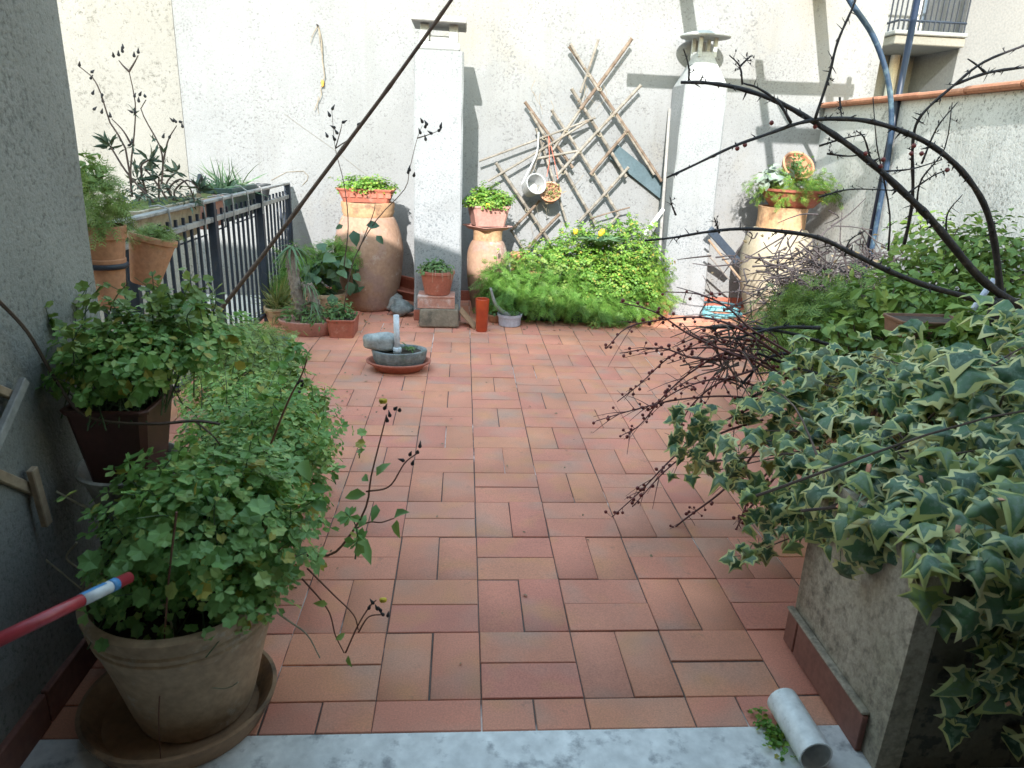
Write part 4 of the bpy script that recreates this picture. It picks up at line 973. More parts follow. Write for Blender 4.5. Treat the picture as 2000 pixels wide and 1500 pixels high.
for _ in range(16):
    a = from_crop(rng.uniform(430, 760), rng.uniform(230, 900)); q = PY(*a, YT-.03); twig(m_, [q, q+V(rng.normal(0, .03), -.005, -.05-.03*rng.random()), q+V(rng.normal(0, .05), 0, -.12-.06*rng.random())], .0022, .001, 8, 4)
m_.build('dry_tendrils', MT['root_wire'], tr, kind='stuff')

# hanging jug and pot on the trellis
c_ = PY(1040, 365, YT-.09); s_ = mpp(c_)
t = thing('hanging_jug', 'white plastic jug tilted and hanging from the cane trellis', 'jug', c_)
e_ = Euler((R(62), R(38), 0)); cc = c_
o = MB().lathe([(.048, -.08), (.060, -.074), (.076, .03), (.083, .08), (.080, .083), (.074, .08), (.062, -.05), (.004, -.06)], cc, 30, rot=e_).build('jug_body', MT['white_jug'], t); shade(o)
q = spline([PY(1052, 258, YT-.05), PY(1048, 300, YT-.06), PY(1030, 338, YT-.08), PY(1018, 362, YT-.10)], 14); MB().tube(q, .0075, 6).build('handle', MT['white_jug'], t, True)
c_ = PY(1075, 374, YT-.10); s_ = mpp(c_); rr = 21*s_
t = thing('hanging_pot', 'terracotta pot of succulents hung by red cord on the trellis', 'flower pot', c_)
e_ = Euler((R(58), R(-8), 0)); o = MB().lathe([(rr*.66, -.10), (rr*.68, -.098), (rr*.88, -.02), (rr*1.0, -.018), (rr*1.03, .0), (rr*.9, .0), (rr*.84, -.03), (.004, -.03)], c_, 32, rot=e_).build('pot', MT['terra'], t); shade(o)
for q in ([PY(1071, 265, YT-.02), PY(1073, 310, YT-.05), PY(1068, 345, YT-.09)], [PY(1071, 265, YT-.02), PY(1082, 310, YT-.04), PY(1090, 350, YT-.08)]): MB().tube(spline(q, 8), .0028, 5).build('cord', MT['red_cord'], t)
ax = np.array(e_.to_matrix() @ Vector((0, 0, 1))); f = Fol(); n_ = 70
P = c_+rng.normal(0, rr*.42, (n_, 3))+ax*(-.01)
P = P-np.outer((P-c_) @ ax, ax)*.9
f.add(scatter(TNarrow, P, rng.normal(size=(n_, 3)), rng.uniform(.03, .055, n_), ax+rng.normal(size=(n_, 3))*.9)); f.build('succulent', LM['dry'], t)
f = Fol(); n_ = 40; P = c_+V(.02, 0, -.01)+rng.normal(0, rr*.28, (n_, 3)); f.add(scatter(TL, P, ax+rng.normal(size=(n_, 3))*.5, .022)); f.build('green_leaves', LM['fern'], t)

# root dangling from a nail on the wall, left
t = thing('dry_root', 'dried root dangling from a nail high on the white wall', 'root', PY(620, 50, W-.02))
m_ = MB(); YN = W-.018
for l, r_ in (([(621, 50), (612, 66), (606, 84)], .004), ([(621, 50), (628, 80), (630, 120), (634, 150), (626, 172), (628, 185), (618, 205), (614, 216)], .005), ([(622, 188), (620, 205), (622, 222)], .003), ([(622, 52), (625, 85), (631, 118)], .003)): twig(m_, S(l, YN), r_, r_*.5, 16)
m_.build('strands', MT['root_wire'], t)
blob(PY(630, 162, YN), (.011, .008, .024), 'orange_clot', MT['orange_lichen'], t, .25, 8, 6)
MB().tube([(PY(621, 50, W)[0], W-.04, PY(621, 50, W)[2]), (PY(621, 50, W)[0], W+.01, PY(621, 50, W)[2])], .007, 8).build('nail', MT['bud'], t)

# plank, white lath by the second chimney
def plank(name, lab, cat, p0, p1, Y0, Y1, wd, th, mat):
    a, b = PY(*p0, Y0), PY(*p1, Y1); d = b-a; L = np.linalg.norm(d); d /= L; nrm = np.array((0, -1., 0)); nrm -= d*(nrm @ d); nrm /= np.linalg.norm(nrm); s_ = np.cross(d, nrm)
    Rm = np.stack([d, s_, nrm], 1); m_ = MB().box((-L/2, -wd/2, -th/2), (L/2, wd/2, th/2), bev=.003); m_.v = [tuple(Rm @ np.array(q)+(a+b)/2) for q in m_.v]
    o = m_.build(name, mat); tag(o, lab, cat); return o
plank('leaning_plank', 'blue-grey plank slanting behind the trellis to the second chimney', 'plank', (1197, 295), (1305, 382), W-.04, W-.03, .12, .02, MT['plank'])
plank('white_lath', 'white lath leaning on left side of the second chimney', 'lath', (1252, 467), (1296, 408), 4.15, 4.3, .03, .012, MT['white_lath'])
plank('grey_pole', 'thin grey batten upright against left side of the second chimney', 'batten', (1308, 212), (1283, 560), W-.03, 4.25, .022, .018, MT['wood_grey'])
plank('dark_plank', 'dark blue plank leaning right of the second chimney', 'plank', (1386, 448), (1440, 510), 4.1, 4.25, .06, .02, MT['plank_dark'])
plank('wood_strip', 'raw wooden strip leaning below the dark plank by second chimney', 'lath', (1384, 468), (1446, 545), 4.08, 4.2, .016, .012, MT['wood'])
plank('grey_strip', 'grey lath leaning lowest beside the second chimney', 'lath', (1382, 495), (1424, 545), 4.08, 4.2, .016, .012, MT['wood_grey'])

# ---- bank of green plants under the trellis
def plant(name, lab, cat, base, parts, group=None):
    t = thing(name, lab, cat, base, group)
    for (nm, f, m) in parts: f.build(nm, m, t)
    return t
def trough(lab, x0, x1, y, h, mat, d=.2):
    t = thing('planter', lab, 'planter', ((x0+x1)/2, y, 0)); rect_pot(t, ((x0+x1)/2, y, 0), ((x1-x0)*.92, d*.8), (x1-x0, d), h, mat, lip=.014, lh=.02); return t
xA, xB, xC = PZ(1020, 632)[0], PZ(1170, 632)[0], PZ(1310, 625)[0]
t1 = trough('dark planter holding feathery fennel at the left of the green bank', xA-.05, xA+.32, 4.0, .14, MT['plastic_dark'])
t2 = trough('dark low planter under the bright green bank below the trellis', xA+.36, xB+.28, 3.98, .13, MT['plastic_dark'])
t3 = trough('terracotta trough at right end of the green bank', xB+.30, xC-.04, 4.05, .16, MT['terra'])
f = Fol()
for (a, b, Y, r_, n_) in ((1010, 570, 3.95, (.28, .20, .22), 700), (1080, 570, 3.88, (.28, .18, .22), 640), (985, 565, 4.0, (.16, .14, .18), 260), (1140, 590, 3.84, (.28, .15, .16), 480), (1220, 595, 3.88, (.26, .15, .14), 420)):
    P, d = dome(PY(a, b, Y), r_, n_, -.6, .6); f.add(scatter(TF, P, upn(d, .5), rng.uniform(.07, .13, len(P)), d+rng.normal(size=d.shape)*.35+V(0, 0, -.2)))
f.build('foliage', LM['fennel'], t1)
f = Fol()
for (a, b, Y, r_, n_) in ((1130, 520, 4.12, (.36, .28, .25), 1700), (1210, 505, 4.15, (.34, .24, .27), 1600), (1060, 515, 4.2, (.24, .2, .17), 600), (1190, 555, 3.96, (.38, .2, .20), 1200)):
    P, d = dome(PY(a, b, Y), r_, n_, -.4, .35); f.add(scatter(TC, P, upn(d, .8), rng.uniform(.018, .03, len(P))))
f.build('foliage', LM['bright'], t2)
f = Fol()
for (a, b, Y, r_, n_) in ((1255, 545, 4.1, (.20, .2, .20), 700), (1275, 585, 4.05, (.16, .16, .10), 400)):
    P, d = dome(PY(a, b, Y), r_, n_, -.5, .5); f.add(scatter(TF, P, upn(d, .4), rng.uniform(.05, .09, len(P)), d+V(.2, 0, -.3)+rng.normal(size=d.shape)*.3))
f.build('foliage', LM['bright'], t3)
f = Fol()
for (a, b, Y) in ((1160, 632, 3.72), (1140, 615, 3.78), (1105, 560, 3.75), (1195, 630, 3.75), (1240, 610, 3.85), (1075, 585, 3.74), (1290, 612, 3.9)):
    P, d = dome(PY(a, b, Y), (.05, .05, .04), 40, -.9, .8); f.add(scatter(TL, P, rng.normal(size=d.shape), rng.uniform(.02, .035, len(P))))
f.build('yellow_sprigs', LM['fern'], t2)
c_ = PY(1172, 482, 3.93)
t = thing('agave', 'spiky green rosette with yellow flowers on top of the green bank', 'succulent', c_)
f = Fol(); n_ = 26; ang = np.linspace(0, 6.28*3, n_); tp_ = np.stack([np.cos(ang), np.sin(ang), rng.uniform(.1, 1.1, n_)], 1)
f.add(scatter(T_leaf(.10, .05, .25), np.repeat([c_], n_, 0), -tp_*V(.6, .6, 0)+V(0, 0, 1), rng.uniform(.16, .24, n_), tp_)); f.build('rosette', LM['aloe'], t)
for (a, b) in ((1177, 452), (1173, 456), (1124, 452)): blob(PY(a, b, 3.9), (.017, .017, .02), 'flower', MT['yellow'], t, .2, 8, 6)
c_ = PY(1013, 520, 4.42); t = thing('flower_pot', 'small terracotta pot half hidden behind fennel by the slender jar', 'flower pot', (c_[0], c_[1], 0)); round_pot(t, (c_[0], 4.42, 0), .05, .065, float(PY(1013, 493, 4.42)[2]), MT['terra'], .025, .006)
c_ = PY(1048, 560, 3.9); t = thing('flower_pot', 'terracotta pot whose rim shows among the fennel', 'flower pot', (c_[0], 4.05, .14)); round_pot(t, (c_[0], 3.98, .145), .045, .065, float(PY(1048, 528, 3.98)[2])-.14, MT['terra'], .025, .006)

# ---- third jar with bowl planter
jc3 = V(PY(1512, 520, 4.22)[0], 4.22, 0); s_ = mpp(PY(1512, 500, 4.22)); zj3 = lambda y: float(PY(1512, y, 4.22)[2])
J3 = jar('pale clay jar with yellow neck carrying a bowl planter near right wall', jc3,
    [(38*s_, 0), (50*s_, zj3(590)), (62*s_, zj3(545)), (66*s_, zj3(505)), (63*s_, zj3(470)), (53*s_, zj3(450)), (45*s_, zj3(444)), (44*s_, zj3(425)), (45*s_, zj3(408)), (47*s_, zj3(403))], MT['terra_jar_pale'], MT['terra_jar_rim'], zj3(446))
z0 = zj3(403)+.001; s_ = mpp(V(jc3[0], 4.22, z0)); hb = float(PY(1530, 368, 4.22)[2])-z0
t = thing('bowl_planter', 'round terracotta bowl of yellow-green plants on the pale jar', 'planter', (jc3[0]+.08, 4.22, z0))
cb = (jc3[0]+16*s_, 4.22, z0); rr = 62*s_
o = MB().lathe([(rr*.62, 0), (rr*.66, .003), (rr*.86, hb*.45), (rr*.97, hb*.85), (rr*1.04, hb*.87), (rr*1.06, hb), (rr*.97, hb), (rr*.9, hb*.8), (.004, hb*.78)], cb, 40).build('bowl', MT['terra_red'], t); shade(o)
f = Fol()
P, d = dome((cb[0], 4.22, z0+hb*.9), (rr*1.25, rr*1.05, .15), 900, -.4, .55); f.add(scatter(TF, P, upn(d, .5), rng.uniform(.05, .10, len(P)), d+rng.normal(size=d.shape)*.4)); f.build('foliage', LM['bright'], t)
f = Fol(); P, d = dome((cb[0]-rr*.8, 4.15, z0+hb+.06), (.13, .10, .09), 60, -.3, .6); f.add(scatter(TBroad, P, upn(d, .5), rng.uniform(.05, .09, len(P)))); f.build('silver_leaves', LM['greywhite'], t)
c_ = PY(1560, 322, 4.2); rr2 = 31*s_; e_ = Euler((R(52), R(4), 0))
t = thing('flower_pot', 'small terracotta pot tilted forward on the bowl planter', 'flower pot', c_)
o = MB().lathe([(rr2*.6, -.13), (rr2*.62, -.128), (rr2*.86, -.03), (rr2*.98, -.028), (rr2*1.02, .0), (rr2*.9, .0), (rr2*.84, -.03), (.004, -.03)], c_, 32, rot=e_).build('pot', MT['terra'], t); shade(o)
ax = np.array(e_.to_matrix() @ Vector((0, 0, 1))); f = Fol(); n_ = 130; P = c_+rng.normal(0, rr2*.4, (n_, 3)); P = P-np.outer((P-c_) @ ax, ax)*.7-ax*.0+V(0, 0, -.015)
f.add(scatter(TL, P, ax+rng.normal(size=(n_, 3))*.6, .028)); f.build('foliage', LM['herb'], t)

# ---- hose coil by the third jar
c_ = PZ(1415, 622); t = thing('hose_coil', 'loose coil of turquoise garden hose on the floor by the pale jar', 'hose', (c_[0], c_[1], 0))
m_ = MB(); q = []
for k in range(120):
    a = k/119*6.283*4.2; r_ = .135+.012*math.sin(a*.7)+.004*k/119; q.append((c_[0]+r_*math.cos(a)*1.15, c_[1]+.10+r_*math.sin(a)*1.0, .010+.034*(k/119)+.006*math.sin(a*1.3)))
m_.tube(q, .0095, 7).build('loops', MT['hose'], t, True)
q = [(c_[0]+.165*math.cos(a)*1.2, c_[1]+.12+.165*math.sin(a), .055+.02*math.sin(a)) for a in np.linspace(.3, 3.0, 18)]; MB().tube(q, .011, 7).build('end', MT['hose_dark'], t, True)

# ---- blue gazebo frame: post, arch and roof bars above the right corner (their shadows fall on the wall)
YP = 3.55
pb = PY(1735, 290, YP)
gz = thing('gazebo_frame', 'tall dark blue metal gazebo post with curved blue arch by right wall', 'gazebo frame', (pb[0], YP, 0))
MB().tube([(pb[0], YP, 0), (pb[0], YP, 2.5)], .021, 14).build('post', MT['navy_pole'], gz, True)
q = spline([PY(1640, -40, YP-.05), PY(1662, 5, YP-.05), PY(1705, 70, YP-.05), PY(1733, 150, YP-.05), PY(1741, 230, YP-.05), PY(1733, 320, YP-.05), PY(1715, 420, YP-.05), PY(1700, 500, YP-.05)], 40)
MB().tube(q, .017, 12).build('arch', MT['blue_pole'], gz, True)
zg = 2.42
MB().box((1.02, YP-.02, zg-.05), (pb[0]+.05, YP+.02, zg+.03), bev=.004).build('front_beam', MT['navy_pole'], gz)
for xr in (1.57, 2.62): MB().box((xr-.05, YP-.02, zg+.032), (xr+.05, W, zg+.062), bev=.004).build('roof_bar', MT['navy_pole'], gz)
for yb2 in (1.2, 2.5): MB().box((1.95, yb2, 2.62), (XR-.01, yb2+.15, 2.66), bev=.004).build('roof_plank', MT['navy_pole'], gz)
MB().tube([(pb[0], 2.13, 0), (pb[0], 2.13, 2.66)], .02, 12).build('rear_post', MT['navy_pole'], gz, True) if False else None
for xr in (2.05, 2.6): MB().box((xr-.03, .85, 2.58), (xr+.03, YP-.02, 2.618), bev=.004, rot=None).build('roof_bar', MT['navy_pole'], gz)

# ================================================================== RIGHT FOREGROUND
# ---- cement planter pillar with skirting, pipe and ivy
PXL, PY0, PY1, PZT = .855, -.235, .205, .52
pl = thing('cement_planter', 'mossy cement planter at right foreground overgrown by ivy', 'planter', (1.3, 0, 0))
def rough_face(x, y0, y1, z0, z1):
    return rough_wall_x(x, y0, y1, z0, z1, 30, 34, .0035, .05, 'side_face', MT['pillar'], pl, 9)
rough_face(PXL, PY0, PY1, -.1, PZT)
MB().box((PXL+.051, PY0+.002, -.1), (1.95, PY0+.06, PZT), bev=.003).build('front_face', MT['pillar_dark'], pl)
MB().box((PXL+.051, PY1-.06, -.1), (1.95, PY1-.002, PZT), bev=.003).build('rear_face', MT['pillar'], pl)
MB().box((PXL+.052, PY0+.062, -.1), (1.93, PY1-.062, PZT-.06)).build('soil', MT['soil'], pl)
y_ = PY1+.004
for k, l in enumerate((.06, .33)):
    MB().box((PXL-.020, y_-l, .004), (PXL-.006, y_-.006, .10), bev=.002).build('skirting_tile', MT['terra_skirt'], pl); y_ -= l
MB().box((PXL-.022, y_+.003, .1005), (PXL-.002, PY1+.006, .109), bev=.003).build('mortar_ledge', MT['pillar'], pl)
a, b = PZ(1545, 1395, .04), PZ(1600, 1500, .04); d = (b-a)/np.linalg.norm(b-a)
t = thing('pvc_pipe', 'white plastic drain pipe stub lying on the marble step', 'pipe', PZ(1560, 1440))
a = PZ(1528, 1368, .038); b = PZ(1594, 1478, .038); d = (b-a)/np.linalg.norm(b-a); sd_ = np.cross(d, (0, 0, 1)); seg = 30; vs = []; fs = []
for (u, r_) in ((0, .034), (0, .037), (1, .037), (1, .0335), (.05, .0335)):
    for k in range(seg):
        an = 2*math.pi*k/seg; vs.append(a+(b-a)*u*1.0+r_*(math.cos(an)*sd_+math.sin(an)*V(0, 0, 1)))
for i in range(4):
    for k in range(seg): fs.append((i*seg+k, i*seg+(k+1) % seg, (i+1)*seg+(k+1) % seg, (i+1)*seg+k))
fs.append(tuple(range(seg))[::-1]); o = link_mesh('pipe_wall', vs, fs, MT['pvc'], t); shade(o, 40)
q0_ = PZ(1505, 1440); t = thing('moss_tuft', 'tiny green weed under the white pipe', 'weed', q0_); f = Fol()
P = q0_+V(.0, 0, .012)+rng.normal(0, 1, (34, 3))*V(.014, .035, .006); P[:, 2] = np.abs(P[:, 2]-.004)+.006
f.add(scatter(TC, P, rng.normal(size=P.shape)*.4+V(0, 0, 1), rng.uniform(.012, .022, len(P)))); f.build('leaves', LM['bright'], t)

# ---- variegated ivy
iv = thing('ivy', 'variegated cream-edged ivy spilling over the cement planter', 'ivy', (1.3, .1, PZT))
variants = []
for s_ in range(10):
    v, f_, mi = ivy_variant(20+s_)
    if s_ > 5: v[:, 2] -= (s_-4)*.16*np.abs(v[:, 0])**1.1; v[:, 0] *= .88
    if s_ % 3 == 1: v[:, 2] -= .45*np.maximum(v[:, 1]-.35, 0)**1.5; me = bpy.data.meshes.new('leaf'); me.from_pydata(v.tolist(), [], f_); me.materials.append(LM['ivy_green']); me.materials.append(LM['ivy_edge'])
    me.polygons.foreach_set('material_index', mi); me.polygons.foreach_set('use_smooth', [True]*len(mi)); variants.append((me, v, f_, mi))
LP, LN, LT, LS = [], [], [], []
def ivy_dome(c, r, n, lo, smin, smax, shell=.25, keep=None):
    P, d = dome(c, r, n, lo, shell, .03); 
    if keep is not None: k = keep(P); P, d = P[k], d[k]
    nn = d/np.linalg.norm(d, axis=1, keepdims=True)+V(-.15, -.35, .55)+rng.normal(size=d.shape)*.42
    tip = V(0, -.3, -1)+d*.8+rng.normal(size=d.shape)*.45
    LP.append(P); LN.append(nn); LT.append(tip); LS.append((smin+(smax-smin)*rng.beta(1.3, 1.1, len(P)))*.95)
ivy_dome((1.28, .30, .46), (.46, .46, .24), 360, -.35, .035, .088)
ivy_dome((1.62, .22, .55), (.45, .46, .29), 300, -.3, .04, .105)
ivy_dome((1.10, .05, .48), (.28, .28, .17), 210, -.5, .04, .10)
ivy_dome((.98, .62, .38), (.28, .30, .18), 190, -.6, .045, .07)
ivy_dome((1.35, -.18, .50), (.42, .18, .20), 200, -.5, .065, .10)
def ivy_hang(x0, x1, y, z0, z1, n, smin, smax, nrm=(0, -1, .25), jx=.02):
    P = np.stack([rng.uniform(x0, x1, n), y+rng.normal(0, .035, n), z0+(z1-z0)*rng.random(n)**1.2], 1)
    LP.append(P); LN.append(np.array(nrm)+rng.normal(size=(n, 3))*.35); LT.append(V(0, 0, -1)+rng.normal(size=(n, 3))*.35); LS.append(rng.uniform(smin, smax, n))
ivy_hang(1.0, 1.9, -.28, .52, .22, 170, .05, .085)
ivy_hang(.95, 1.12, -.29, .50, .16, 34, .045, .07)
ivy_dome((1.28, .68, .52), (.36, .30, .19), 260, -.3, .035, .075)
ivy_dome((1.66, .38, .62), (.45, .42, .25), 260, -.2, .04, .09)
ivy_dome((.93, .02, .50), (.13, .25, .09), 120, -.7, .055, .09)
ivy_dome((.95, -.22, .50), (.12, .10, .10), 60, -.9, .055, .085)
ivy_hang(.82, .92, .12, .50, .36, 30, .045, .07, (-1, -.3, .3))
ivy_hang(1.12, 1.9, -.27, .30, .02, 90, .045, .075)
ivy_hang(.80, .90, .20, .50, .24, 40, .04, .06, (-1, -.3, .25))
ivy_hang(.70, .80, .28, .42, .19, 34, .035, .055, (-.6, -.6, .4))
ivy_hang(.62, .74, .70, .50, .26, 40, .035, .055, (-.6, -.6, .4))
P = np.concatenate(LP); NN = np.concatenate(LN); TT = np.concatenate(LT); SS = np.concatenate(LS)
# clear of the visible strip of bare cement and the camera's own space
ok = ~((P[:, 0] < 1.0) & (P[:, 1] < .24) & (P[:, 2] < .37) & (P[:, 0] > .76) & ~((P[:, 2] > .30) & (P[:, 1] > .12)) & (P[:, 1] > -.27))
P, NN, TT, SS = P[ok], NN[ok], TT[ok], SS[ok]
order = np.argsort(np.linalg.norm(P-CAM, axis=1)-SS*6); B = basis(NN, TT)
rest = [[], [], []]; k0 = 0
for cnt, i in enumerate(order):
    me, v, f_, mi = variants[int(rng.integers(10))]
    if cnt < 298:
        o = bpy.data.objects.new('leaf', me); COL.objects.link(o); o.parent = iv
        m4 = Matrix.Identity(4)
        for a_ in range(3):
            for b_ in range(3): m4[a_][b_] = B[i][a_, b_]*SS[i]
        m4.translation = Vector(P[i]-np.array(iv.location)); o.matrix_local = m4
    else:
        vv = (B[i] @ v.T).T*SS[i]+P[i]; rest[0] += vv.tolist(); rest[1] += [tuple(q+k0 for q in ff) for ff in f_]; rest[2] += mi; k0 += len(v)
link_mesh('rear_leaves', rest[0], rest[1], [LM['ivy_green'], LM['ivy_edge']], iv, True, rest[2], 'stuff')
m_ = MB()
for _ in range(60):
    i = rng.integers(len(P)); q = P[i]; r_ = V(1.35+rng.normal()*.25, .1+rng.normal()*.15, PZT-.05)
    twig(m_, [r_, (r_+q)/2+V(0, 0, .06), q-V(0, 0, .01)], .004, .0018, 8, 5)
m_.build('vines', MT['drystem'], iv, kind='stuff')

# ---- second raised planter behind the ivy and what grows in it
p2_ = MB().box((1.95, .95, 0), (2.75, 2.3, .46), bev=.01).build('raised_bed', MT['pillar']); tag(p2_, 'low cement bed behind ivy holding the leafy shrubs', 'planter')
def bush(lab, name, cat, blobs, tpl, mat, size, base, up=.5, droop=0, woody=True, group=None):
    t = thing(name, lab, cat, base, group); f = Fol(); allP = []
    for (c, r_, n_) in blobs:
        P, d = dome(c, r_, n_, -.75, .65); allP.append(P); f.add(scatter(tpl, P, upn(d, up), size*rng.uniform(.65, 1.3, len(P)), d+V(0, 0, -droop)+rng.normal(size=d.shape)*.5))
    f.build('foliage', mat, t)
    if woody: stems(np.concatenate(allP), base, .005, 40, MT['drystem'], t)
    return t
bush('feathery yellow-green shrub just behind the ivy', 'shrub', 'shrub', [(PY(1620, 620, 1.9), (.26, .25, .19), 620), (PY(1545, 640, 1.9), (.18, .2, .17), 330), (PY(1700, 640, 1.75), (.26, .22, .18), 420), (PY(1600, 700, 1.6), (.24, .2, .16), 380), (PY(1700, 720, 1.5), (.24, .2, .16), 300)], TF, LM['bush'], .10, (1.7, 1.75, .0), .4)
bush('leafy green bush in front of the right wall', 'shrub', 'shrub', [(PY(1850, 500, 2.0), (.30, .25, .20), 640), (PY(1960, 520, 1.8), (.28, .3, .22), 640), (PY(1770, 570, 1.9), (.22, .22, .16), 400), (PY(1920, 600, 1.6), (.3, .25, .15), 460)], TL, LM['bush'], .048, (2.2, 1.9, .45), .5)
bush('small-leaved plant between feathery shrub and brown trough', 'leafy plant', 'plant', [(PY(1720, 600, 1.6), (.18, .15, .14), 200), (PY(1650, 660, 1.4), (.16, .12, .10), 140), (PY(1880, 625, 1.35), (.2, .1, .07), 130), (PY(1780, 600, 1.5), (.18, .14, .12), 160), (PY(1820, 690, 1.05), (.22, .08, .10), 260), (PY(1930, 640, 1.05), (.16, .08, .07), 150)], TL, LM['bush'], .06, (1.75, 1.5, .0), .6, woody=True)
c_ = PY(1825, 632, 1.15)
t = thing('planter', 'brown terracotta trough among leaves behind the ivy', 'planter', c_)
rect_pot(t, (c_[0], 1.2, c_[2]-.055), (.25, .13), (.27, .15), .065, MT['trough'], lip=.008, lh=.014)
MB().box((c_[0]-.06, 1.16, .0), (c_[0]+.06, 1.25, c_[2]-.056), bev=.004).build('support', MT['pillar_dark'], t)
a, b = PY(1895, 612, 1.1), PY(1942, 545, 1.1)
t = thing('grey_tube', 'grey metal tube sticking up beside the brown trough', 'tube', a); MB().tube([a-(b-a)*.9, b], .011, 10).build('tube_wall', MT['enamel'], t, True)
# dry twiggy heap before the pale jar
t = thing('dry_shrub', 'tangle of dry purple-grey twigs in front of the pale jar', 'dry shrub', PZ(1560, 640)); m_ = MB(); cD = PY(1625, 565, 3.0)
for _ in range(620):
    d = rng.normal(size=3)*V(.28, .22, .14); a = cD+d; 
    if a[2] < .05: a[2] = .05+rng.random()*.1
    e_ = rng.normal(size=3)*V(1, .7, .55); e_ /= np.linalg.norm(e_); l_ = rng.uniform(.12, .36)
    twig(m_, [a-e_*l_*.5, a+rng.normal(size=3)*.03, a+e_*l_*.5], .0062, .0025, 6, 4)
for _ in range(14):
    e_ = cD+rng.normal(size=3)*V(.2, .15, .12); twig(m_, [V(cD[0]+rng.normal()*.1, cD[1], 0.0), (V(cD[0], cD[1], 0)+e_)/2, e_], .008, .004, 6, 5)
m_.build('twigs', MT['drytwig'], t, kind='stuff')
f = Fol(); P = cD+rng.normal(size=(150, 3))*V(.32, .24, .18); f.add(scatter(TL, P, rng.normal(size=P.shape), rng.uniform(.02, .045, len(P)))); f.build('dead_leaves', LM['dry'], t)

# ---- thorny arching shrub
root = V(1.83, 1.0, .80)
br = thing('thorny_shrub', 'dark thorny shrub with long bare arching branches and red berries', 'shrub', (1.83, 1.0, .48))
def arch_branch(l, Y0, Y1, r0, r1, spurs=30, name='branch', n=48):
    k = len(l); q = spline([PY(a, b, Y0+(Y1-Y0)*i/(k-1)) for i, (a, b) in enumerate(l)], n)
    m_ = MB(); rr = list(np.linspace(r0, r1, len(q))*(1+.10*np.sin(np.arange(len(q))*1.7)+.12*rng.random(len(q)))); m_.tube(q, rr, 7)
    for _ in range(spurs):
        i = int(rng.integers(2, len(q)-1)); d = rng.normal(size=3); d /= np.linalg.norm(d); L = rng.uniform(.012, .035); p_ = q[i]
        m_.tube([p_, p_+d*L*.5, p_+d*L], [rr[i]*.45, rr[i]*.35, rr[i]*.12], 4)
        if rng.random() < .35: budat(m_, p_+d*L*.6, .004)
    m_.build(name, MT['bark'], br, True); return q
A = arch_branch([(1990, 600), (1913, 542), (1826, 438), (1770, 381), (1683, 303), (1597, 243), (1519, 199), (1445, 173), (1380, 162), (1330, 161)], 1.0, .95, .0145, .0045, 46)
Bq = arch_branch([(1956, 590), (1943, 477), (1922, 399), (1878, 334), (1822, 286), (1761, 256), (1692, 236), (1618, 232), (1562, 240), (1493, 264), (1432, 286), (1350, 325), (1302, 347)], 1.05, .9, .0115, .003, 46)
Cq = arch_branch([(1960, 600), (1900, 583), (1813, 559), (1735, 529), (1662, 494), (1597, 464), (1519, 451), (1445, 447), (1380, 453), (1315, 464), (1259, 470)], .98, .95, .011, .003, 40)
arch_branch([(1545, 240), (1520, 200), (1480, 172), (1452, 163)], .93, .93, .005, .0025, 8, 'twig', 16)
arch_branch([(1592, 232), (1618, 152), (1636, 82), (1666, 13), (1680, -30)], .93, .9, .0045, .003, 22, 'twig', 24)
arch_branch([(1766, 477), (1778, 420), (1783, 368), (1783, 277), (1800, 225), (1865, 165), (1922, 121), (2010, 85)], 1.1, .95, .006, .0035, 30, 'twig', 36)
arch_branch([(1865, 165), (1930, 142), (2010, 130)], 1.0, 1.0, .005, .004, 10, 'twig', 12)
arch_branch([(1925, 142), (1905, 125), (1890, 115)], 1.0, 1.0, .004, .002, 2, 'twig', 8)
for l in ([(1735, 490), (1738, 420), (1722, 330), (1712, 280), (1705, 190)], [(1790, 400), (1800, 350), (1845, 290), (1860, 200)], [(1700, 310), (1688, 270), (1672, 255)], [(1640, 190), (1642, 215), (1645, 232)], [(1722, 335), (1780, 330), (1840, 312)], [(1600, 285), (1650, 270), (1690, 262)],
          [(1600, 385), (1660, 370), (1752, 372)], [(1320, 420), (1312, 400), (1310, 390)], [(1405, 455), (1400, 440), (1395, 425)], [(1650, 500), (1660, 470), (1690, 450)], [(1615, 300), (1660, 305), (1700, 297)], [(1345, 160), (1345, 130), (1335, 95)], [(1450, 165), (1445, 130), (1425, 108)], [(1445, 130), (1460, 115), (1470, 108)], [(1800, 320), (1830, 250), (1870, 200)], [(1850, 480), (1850, 420), (1880, 380)], [(1770, 380), (1820, 345), (1855, 330)]):
    arch_branch(l, 1.0, .97, .0034, .0015, 12, 'twig', 14)
# berry-bearing low twigs
bm = MB(); 
def berry_twig(l, Y0, Y1, r0=.0035, nb=14, sp_=.012, side=6):
    k = len(l); q = spline([PY(a, b, Y0+(Y1-Y0)*i/(k-1)) for i, (a, b) in enumerate(l)], 26); m_ = MB(); m_.tube(q, list(np.linspace(r0, r0*.35, len(q))), 5)
    for _ in range(nb):
        i = int(rng.integers(3, len(q))); p_ = q[i]+rng.normal(size=3)*sp_; m_.tube([q[i], p_], .0009, 4, cap=False)
        s_ = rng.uniform(.0045, .0075); bm.lathe([(.0005, -s_), (s_*.75, -s_*.6), (s_, 0), (s_*.7, s_*.7), (.0005, s_)], p_, 7)
    for _ in range(side):
        i = int(rng.integers(3, len(q)-2)); d = (q[min(i+3, len(q)-1)]-q[i]); d = d/(np.linalg.norm(d)+1e-6)+rng.normal(size=3)*.6; twig(m_, [q[i], q[i]+d*.03, q[i]+d*.06+V(0, 0, -.008)], r0*.4, r0*.15, 6, 4)
    m_.build('berry_twig', MT['bark_red'], br, True)
